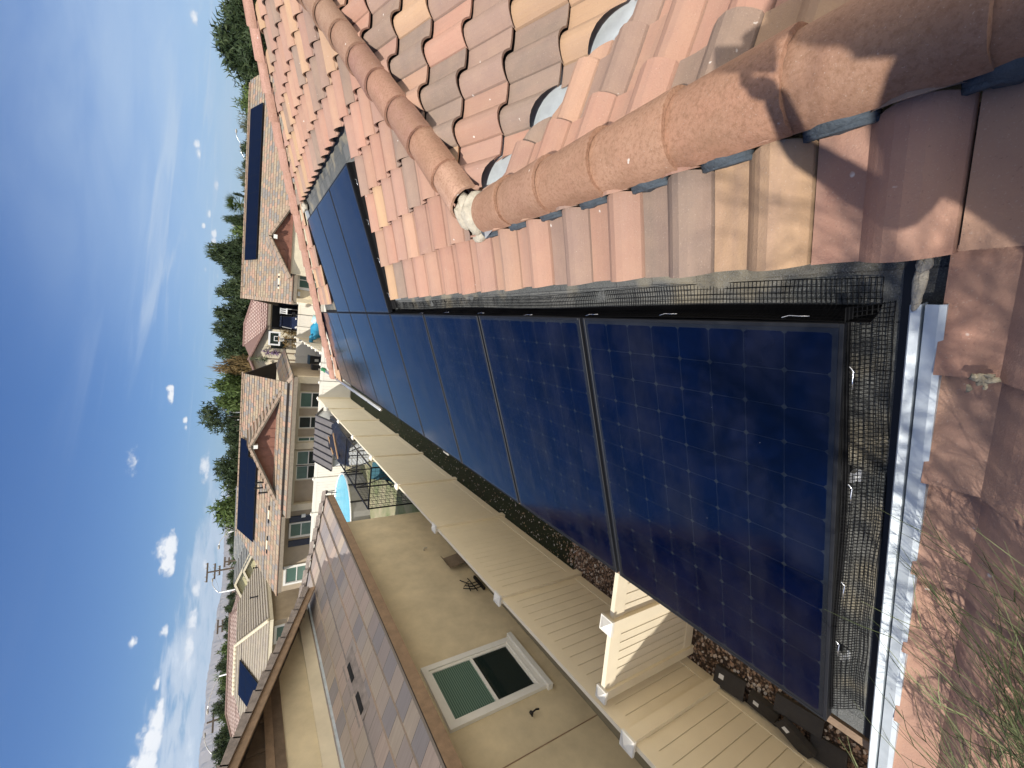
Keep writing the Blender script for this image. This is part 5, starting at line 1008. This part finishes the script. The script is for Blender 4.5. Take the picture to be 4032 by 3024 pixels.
# dense wood far behind everything
m=MB(); rnd=random.Random(31)
for i in range(420):
    az=rnd.uniform(-17,34); D=rnd.uniform(78,115); h=1.92+D*math.tan(R(rnd.uniform(.15,.65)+(.95 if -14.5<az<9 else 0)))-GZ; o=Vector((D*math.sin(R(az)),D*math.cos(R(az)),GZ)); crown(m,rnd,o+Vector((0,0,h*.5)),2.6,h*.5,5,26,.7)
for i in range(150):
    az=rnd.uniform(-62,-22); D=rnd.uniform(140,420); h=1.92+D*math.tan(R(rnd.uniform(.05,.42)))-GZ; o=Vector((D*math.sin(R(az)),D*math.cos(R(az)),GZ)); crown(m,rnd,o+Vector((0,0,h*.5)),D*.025,h*.5,4,18,D*.008)
tag(m.build('far_trees','leaf_dark'),'dark band of far trees along the horizon','trees',kind='stuff')
# palm
pt=thing('palm_tree',(70*math.sin(R(12.6)),70*math.cos(R(12.6)),GZ),'shaggy fan palm standing above the long panel row','palm'); o=pt.location.copy(); m=MB(); m.tube([o,o+Vector((.1,0,3)),o+Vector((0,.1,5.9))],[.3,.25,.28],8); m.build('trunk','palm_trunk',pt,smooth=True)
def fronds(o,n,L,rnd,lo,hi,mat,parent,name):
    m=MB()
    for k in range(n):
        a=rnd.uniform(0,6.28); e=rnd.uniform(lo,hi); d=Vector((math.cos(a)*math.cos(e),math.sin(a)*math.cos(e),math.sin(e))); sd=d.cross(Vector((0,0,1))).normalized(); p=o+d*L*.5; v=rnd.uniform(.2,.9)
        m.tube([o,p],[.03,.02],3,c=(v,v,v))
        for j in range(9): q=(j-4)/4; tip=p+(d*math.cos(q*1.2)+sd*math.sin(q*1.2))*L*.55*rnd.uniform(.8,1.1)-Vector((0,0,.12*L*abs(q))); w_=.10*L; m.add([p-sd*w_*.3,p+sd*w_*.3,tip],[(0,1,2)],c=(v,v,v))
    return m.build(name,mat,parent)
rnd=random.Random(3); fronds(o+Vector((0,.1,6)),60,2.0,rnd,-.6,1.4,'leaf_green',pt,'crown'); fronds(o+Vector((0,.1,5.4)),44,1.6,rnd,-1.4,-.5,'leaf_gold',pt,'dead_fronds')
for lab,px,py,mat in (('orange-brown shaggy yucca above the basketball hoop in the picture',1120,930,'leaf_gold'),('orange-brown shaggy yucca below the basketball hoop in the picture',1130,1080,'leaf_gold'),('purple flowering shrub against the cream gable wall',920,1170,'leaf_purple'),('spiky bare shrub on the cream wall at the gable corner',770,1240,'leaf_grey'),('dry straw clump under the basketball backboard',1130,1010,'leaf_gold')):
    q=HY(*P3(px,py),39.5); t=thing('yucca' if 'yucca' in lab else 'shrub',(q.x,39.5,GZ),lab,'plant'); m=MB(); m.tube([(q.x,39.5,GZ),(q.x+.05,39.5,q.z-.1)],[.09,.06],6); m.build('stem','palm_trunk',t)
    fronds(Vector((q.x,39.5,q.z)),22,.55,random.Random(px),-1.3,1.3,mat,t,'leaves'); fronds(Vector((q.x,39.5,q.z-.5)),22,.5,random.Random(px+1),-1.4,.4,mat,t,'lower_leaves')

# ------------------------------------------------------------------ street lamps, power poles
def lamp(az,D,el,lab,arm,bright=True):
    o=Vector((D*math.sin(R(az)),D*math.cos(R(az)),GZ)); zt=1.92+D*math.tan(R(el)); t=thing('street_lamp',o,lab,'street lamp','street lamps over the roofs'); m=MB(); r=.0011*D; m.tube([o,(o.x,o.y,zt-1.0)],[r*1.4,r],8); m.build('pole','white_metal',t,smooth=True)
    if arm:
        m=MB(); a=R(az); ux=Vector((math.cos(a),-math.sin(a),0))*(1 if arm>0 else -1); L=abs(arm); m.tube([(o.x,o.y,zt-1.05)]+[tuple(Vector((o.x,o.y,zt-1.0))+ux*L*q+Vector((0,0,1.0*math.sin(q*1.57)))) for q in (.1,.3,.55,.8,1)],r*.6,6); m.build('arm','pole_alu',t,smooth=True)
        p=Vector((o.x,o.y,zt))+ux*(L+.3); m=MB(); m.blob(p,(.35,.35,.13),1,.03,10); m.build('lamp_head','concrete',t,smooth=True)
    else:
        m=MB(); m.tube([(o.x,o.y,zt-1.0),(o.x,o.y,zt)],[r,r*.8],8); m.build('pole_top','white_metal',t)
lamp(18.2,85,1.5,'curved street lamp over the long panel row, nearer the picture top',1.6); lamp(16.8,100,1.1,'curved street lamp over the long panel row, lower of two in the picture',1.9); lamp(10.25,70,1.65,'plain white lamp post above the bright green tree in the picture',0); lamp(8.9,72,1.15,'plain white lamp post in front of the bright green tree',0)
lamp(-7.5,60,1.3,'plain white lamp post by the tall light green tree',0); lamp(-10.75,60,1.8,'white lamp post just above the open pine trunk in the picture',.35); lamp(-11.6,60,1.85,'white lamp post just below the open pine trunk in the picture',-.5); lamp(-24.4,75,1.6,'curved street lamp below the blue panel array in the picture',-1.6); lamp(-30.6,95,2.0,'curved street lamp below the tall power pole in the picture',1.9); lamp(-38.2,75,1.75,'large curved street lamp over the beige ridge',-3.2); lamp(-44.4,85,1.85,'curved street lamp closest to the bottom edge of the picture',2.2); lamp(-17.8,80,.75,'short white post on the small hip roof behind the ridge',0)
def ppole(az,D,el,lab,arms):
    o=Vector((D*math.sin(R(az)),D*math.cos(R(az)),GZ)); zt=1.92+D*math.tan(R(el)); t=thing('power_pole',o,lab,'power pole','wooden power poles'); m=MB(); m.tube([o,(o.x,o.y,zt)],[.0021*D,.0014*D],8); m.build('pole','wood_pole',t); a=R(az); ux=Vector((math.cos(a),-math.sin(a),.0))
    for dz,L in arms:
        m=MB(); c=Vector((o.x,o.y,zt-dz)); m.bar(c-ux*L,c+ux*L,.0022*D,.0026*D); ca=m.build('cross_arm','wood_pole',t)
        for q in (-.9,-.45,.45,.9): m=MB(); m.tube([c+ux*L*q,c+ux*L*q+Vector((0,0,.3))],.07,6); m.build('insulator','concrete',ca)
    return Vector((o.x,o.y,zt)),ux
p1,u1=ppole(-28.4,95,2.55,'tall dark power pole with stacked cross arms above the grey roof',[(.1,1.6),(1.2,1.3),(1.9,.8)]); p2,u2=ppole(-34.0,130,1.35,'middle power pole among the far trees',[(.1,1.5),(1.0,1.3)]); p3,u3=ppole(-41.9,105,1.75,'power pole nearest the bottom of the picture, with a single cross arm',[(.9,1.7)]); p4,u4=ppole(-27.9,180,1.05,'smaller power pole above the tall one in the picture',[(.2,1.6),(1.4,1.3)]); 
def wire(a,b,sag,lab):
    m=MB(); m.tube([a.lerp(b,i/14)-Vector((0,0,sag*4*(i/14)*(1-i/14))) for i in range(15)],.012,3,cap=False); tag(m.build('power_line','wire_black'),lab,'power line','power lines')
wire(p1+u1*1.4,p2+u2*1.3,1.2,'power line between the tall pole and the middle pole'); wire(p2-u2*1.3,p3+u3*1.5-Vector((0,0,.8)),1.5,'power line from the middle power pole to the single-armed pole'); wire(p3-u3*1.5-Vector((0,0,.8)),p3+Vector((-60,-30,-1)),1.5,'power line leaving the single-armed pole out of the picture')

# ------------------------------------------------------------------ hills
def hills(name,D,pts,depth,seed):
    rnd=random.Random(seed); m=MB(); vs=[]; n=len(pts); N_=(n-1)*14; fr=[(1,-.02),(.9,.45),(.82,.75),(.7,1.0),(.9,.6)]
    rows=[(1.0,0.0),(1.06,.35),(1.13,.62),(1.2,.85),(1.27,1.0),(1.4,.0)]
    for i in range(N_+1):
        k=i/14; j=min(int(k),n-2); f=k-j; f=f*f*(3-2*f); az=pts[j][0]+(pts[j+1][0]-pts[j][0])*(k-j); el=pts[j][1]+(pts[j+1][1]-pts[j][1])*f
        for q,(dd,hh) in enumerate(rows):
            jit=1+rnd.uniform(-.06,.06)*(hh>0)*(1 if hh<1 else .35); dist=D*dd; z=1.92+D*1.27*math.tan(R(el))*hh*jit+rnd.uniform(-.04,.04)*D*.012*(0<hh<1)
            if hh==0: z=GZ-40
            vs.append((dist*math.sin(R(az)),dist*math.cos(R(az)),z))
    r=len(rows); m.add(vs,[(i*r+q,(i+1)*r+q,(i+1)*r+q+1,i*r+q+1) for i in range(N_) for q in range(r-1)]); o=m.build(name,'mountain'); tag(o,kind='structure'); return o
hills('hills',9000,[(-8,.6),(-14,.9),(-18,1.0),(-22,1.05),(-25.5,1.15),(-28,1.1),(-31,1.15),(-33.2,1.45),(-36.2,1.7),(-39.3,1.95),(-42,1.9),(-44,2.15),(-48,1.9),(-54,2.0),(-62,1.6)],3000,2)

# ------------------------------------------------------------------ wispy tree reaching over the near corner of the roof
tr=thing('desert_tree',(-.95,-2.4,GZ),'wispy green thread-leaved tree whose fine twigs hang over the near roof tiles','tree')
rnd=random.Random(21); m=MB(); m.tube([(-.95,-2.4,GZ),(-.9,-2.3,-1.2),(-.8,-2.1,0),(-.7,-1.95,.9),(-.6,-1.85,2.0)],[.11,.095,.08,.06,.03],9); m.build('trunk','bark',tr,smooth=True)
limbs=[]; m=MB()
for (a,b,r) in (((-.8,-2.1,0),(.15,-1.0,.62),.022),((-.75,-2.0,.4),(.1,-1.05,1.0),.02),((-.72,-1.97,.7),(-.1,-1.2,1.5),.02),((-.7,-1.95,.9),(-.2,-1.45,2.3),.02),((-.6,-1.85,1.8),(-.5,-1.3,2.9),.016),((-.6,-1.85,2.0),(-.1,-1.75,3.0),.015),((-.65,-1.9,1.4),(.1,-1.6,2.4),.014)):
    a,b=Vector(a),Vector(b); c=(a+b)/2+Vector((0,0,.18)); m.tube([a,a.lerp(c,.5)+Vector((0,0,.05)),c,c.lerp(b,.5)+Vector((0,0,.04)),b],[r,r*.85,r*.7,r*.5,r*.3],6); limbs.append((c,b))
m.build('limb','bark',tr,smooth=True)
tw=MB()
def twig(o,d,L,r,n=6,droop=.25,side=0,wig=.12):
    p=Vector(o); d=Vector(d).normalized(); pts=[p.copy()]
    for i in range(n):
        d=(d+Vector((rnd.uniform(-wig,wig),rnd.uniform(-wig,wig),rnd.uniform(-wig,wig)-droop/n))).normalized(); p=p+d*L/n; pts.append(p.copy())
    v=rnd.choice([.25,.4,.5,.6,.75,.95]); tw.tube(pts,[r*(1-.75*i/n) for i in range(n+1)],3,cap=False,c=(v,v,v))
    for k in range(side):
        i=rnd.randint(1,n-1); dd=(pts[i+1]-pts[i]).normalized(); q=(dd*1.0+Vector((rnd.uniform(-.6,.6),rnd.uniform(-.6,.6),rnd.uniform(-.6,.5)))).normalized(); l=L*rnd.uniform(.12,.38); e=pts[i]+q*l; mid=(pts[i]+e)/2+Vector((0,0,.01)); v=min(1,max(0,v+rnd.uniform(-.2,.25))); tw.tube([pts[i],mid,e],[r*.6,r*.5,r*.25],3,cap=False,c=(v,v,v))
# fringe that shows in the corner of the view
for i in range(260):
    x0=rnd.uniform(-.1,.72); o=(x0,rnd.uniform(-.95,-.52),T_*max(x0,0)+rnd.uniform(.12,.55)); twig(o,(rnd.uniform(.3,1),rnd.uniform(.15,.75),rnd.uniform(-.25,.4)),rnd.uniform(.2,.52),.0017,7,.2,8)
for i in range(150):
    x0=rnd.uniform(-.05,.6); o=(x0,rnd.uniform(-.8,-.45),T_*max(x0,0)+rnd.uniform(.08,.4)); twig(o,(rnd.uniform(.4,.9),rnd.uniform(.1,.6),rnd.uniform(-.2,.35)),rnd.uniform(.15,.36),.0015,6,.15,8)
# canopy behind the viewer that throws the twig shadows
for c,b in limbs:
    for i in range(95):
        o=c.lerp(b,rnd.random()); twig(o,(rnd.uniform(-.5,.9),rnd.uniform(-.4,.8),rnd.uniform(-.7,.6)),rnd.uniform(.3,.7),rnd.uniform(.0018,.0036),6,.35,7,.2)
tw.build('twigs','twig_green',tr)

# ------------------------------------------------------------------ the photographer, standing just behind the viewpoint
ph=thing('person',(1.06,-1.0,.43),'person in dark clothes standing behind the viewpoint holding up a phone, casting the large shadow','person')
def skin_body(name,mat,verts,edges,radii,root,parent,sub=2):
    me=bpy.data.meshes.new(name); off=parent.location; me.from_pydata([Vector(v)-off for v in verts],edges,[]); o=bpy.data.objects.new(name,me); col.objects.link(o); o.parent=parent
    sk=o.modifiers.new('skin','SKIN'); d=me.skin_vertices[0].data
    for i,r in enumerate(radii): d[i].radius=(r,r) if not isinstance(r,tuple) else r
    d[root].use_root=True; sb=o.modifiers.new('sub','SUBSURF'); sb.levels=sb.render_levels=sub; me.materials.append(M(mat)); return o
zf=lambda x: T_*x+.03
V=[(1.06,-1.06,1.36),(1.06,-1.05,1.52),(1.06,-1.04,1.72),(1.07,-1.02,1.92),(1.08,-1.0,2.02),(1.09,-.98,2.09),(1.10,-.96,2.22),
   (.95,-1.07,1.30),(.90,-1.0,.88),(.87,-1.06,zf(.87)+.06),(.87,-.91,zf(.87)+.02),
   (1.17,-1.07,1.30),(1.22,-1.0,.95),(1.24,-1.06,zf(1.24)+.06),(1.24,-.91,zf(1.24)+.02),
   (.86,-1.0,1.90),(.92,-.84,1.70),(1.10,-.63,1.76),(1.265,-.55,1.82),
   (1.29,-1.0,1.91),(1.50,-.84,1.70),(1.46,-.63,1.77),(1.415,-.55,1.82)]
Ee=[(0,1),(1,2),(2,3),(3,4),(4,5),(5,6),(0,7),(7,8),(8,9),(9,10),(0,11),(11,12),(12,13),(13,14),(3,15),(15,16),(16,17),(17,18),(3,19),(19,20),(20,21),(21,22)]
Rr=[(.225,.16),(.215,.15),(.21,.145),(.16,.11),.065,.06,.095,.085,.06,.045,.04,.085,.06,.045,.04,.065,.045,.034,.026,.065,.045,.034,.026]
skin_body('body','shirt',V,Ee,Rr,0,ph)
m=MB(); m.blob((1.10,-.955,2.24),(.082,.098,.115),1,.02,16); m.build('head','skin',ph,smooth=True)
m=MB(); m.blob((1.10,-.975,2.275),(.09,.105,.10),4,.05,16); m.build('hair','hair',ph,smooth=True)
for sx,wx in ((1,1.27),(-1,1.41)):
    m=MB(); m.blob((wx,-.535,1.835),(.022,.03,.042),2,.04,12)
    for k in range(4): m.tube([(wx+sx*.004,-.53,1.85-.014*k),(wx+sx*.02,-.497,1.856-.015*k),(wx+sx*(.045-.004*k),-.492,1.86-.015*k)],[.010,.009,.007],7)
    m.tube([(wx-sx*.01,-.54,1.84),(wx+sx*.01,-.525,1.88),(wx+sx*.028,-.515,1.895)],[.011,.010,.008],7); m.build('hand','skin',ph,smooth=True)
pn=thing('phone',(1.34,-.49,1.87),'dark phone held up in both hands by the person','phone'); m=MB(); f_=Vector((-.105,.829,-.549)); ux_=Vector((.988,.149,.035)); uy_=Vector((.111,-.539,-.835))
o=CAM-f_*.016-ux_*.02-uy_*.02; m.obox(o,ux_*.075,uy_*.15,-f_*.008); m.build('case','frame_black',pn)
# ------------------------------------------------------------------ air
hz=MB(); hz.box(-15000,15000,-2500,15500,GZ-45,760); ho=hz.build('haze','dark_gap'); ho.data.materials.clear(); mh=bpy.data.materials.new('haze_air'); mh.use_nodes=True; nt=mh.node_tree; nt.nodes.clear(); ou=nt.nodes.new('ShaderNodeOutputMaterial'); pv=nt.nodes.new('ShaderNodeVolumePrincipled'); nt.links.new(pv.outputs[0],ou.inputs['Volume'])
pv.inputs['Color'].default_value=(.62,.80,1,1); pv.inputs['Density'].default_value=4.5e-5; pv.inputs['Anisotropy'].default_value=.2; ho.data.materials.append(mh); tag(ho,'pale blue distance haze over the far hills','haze',kind='stuff')
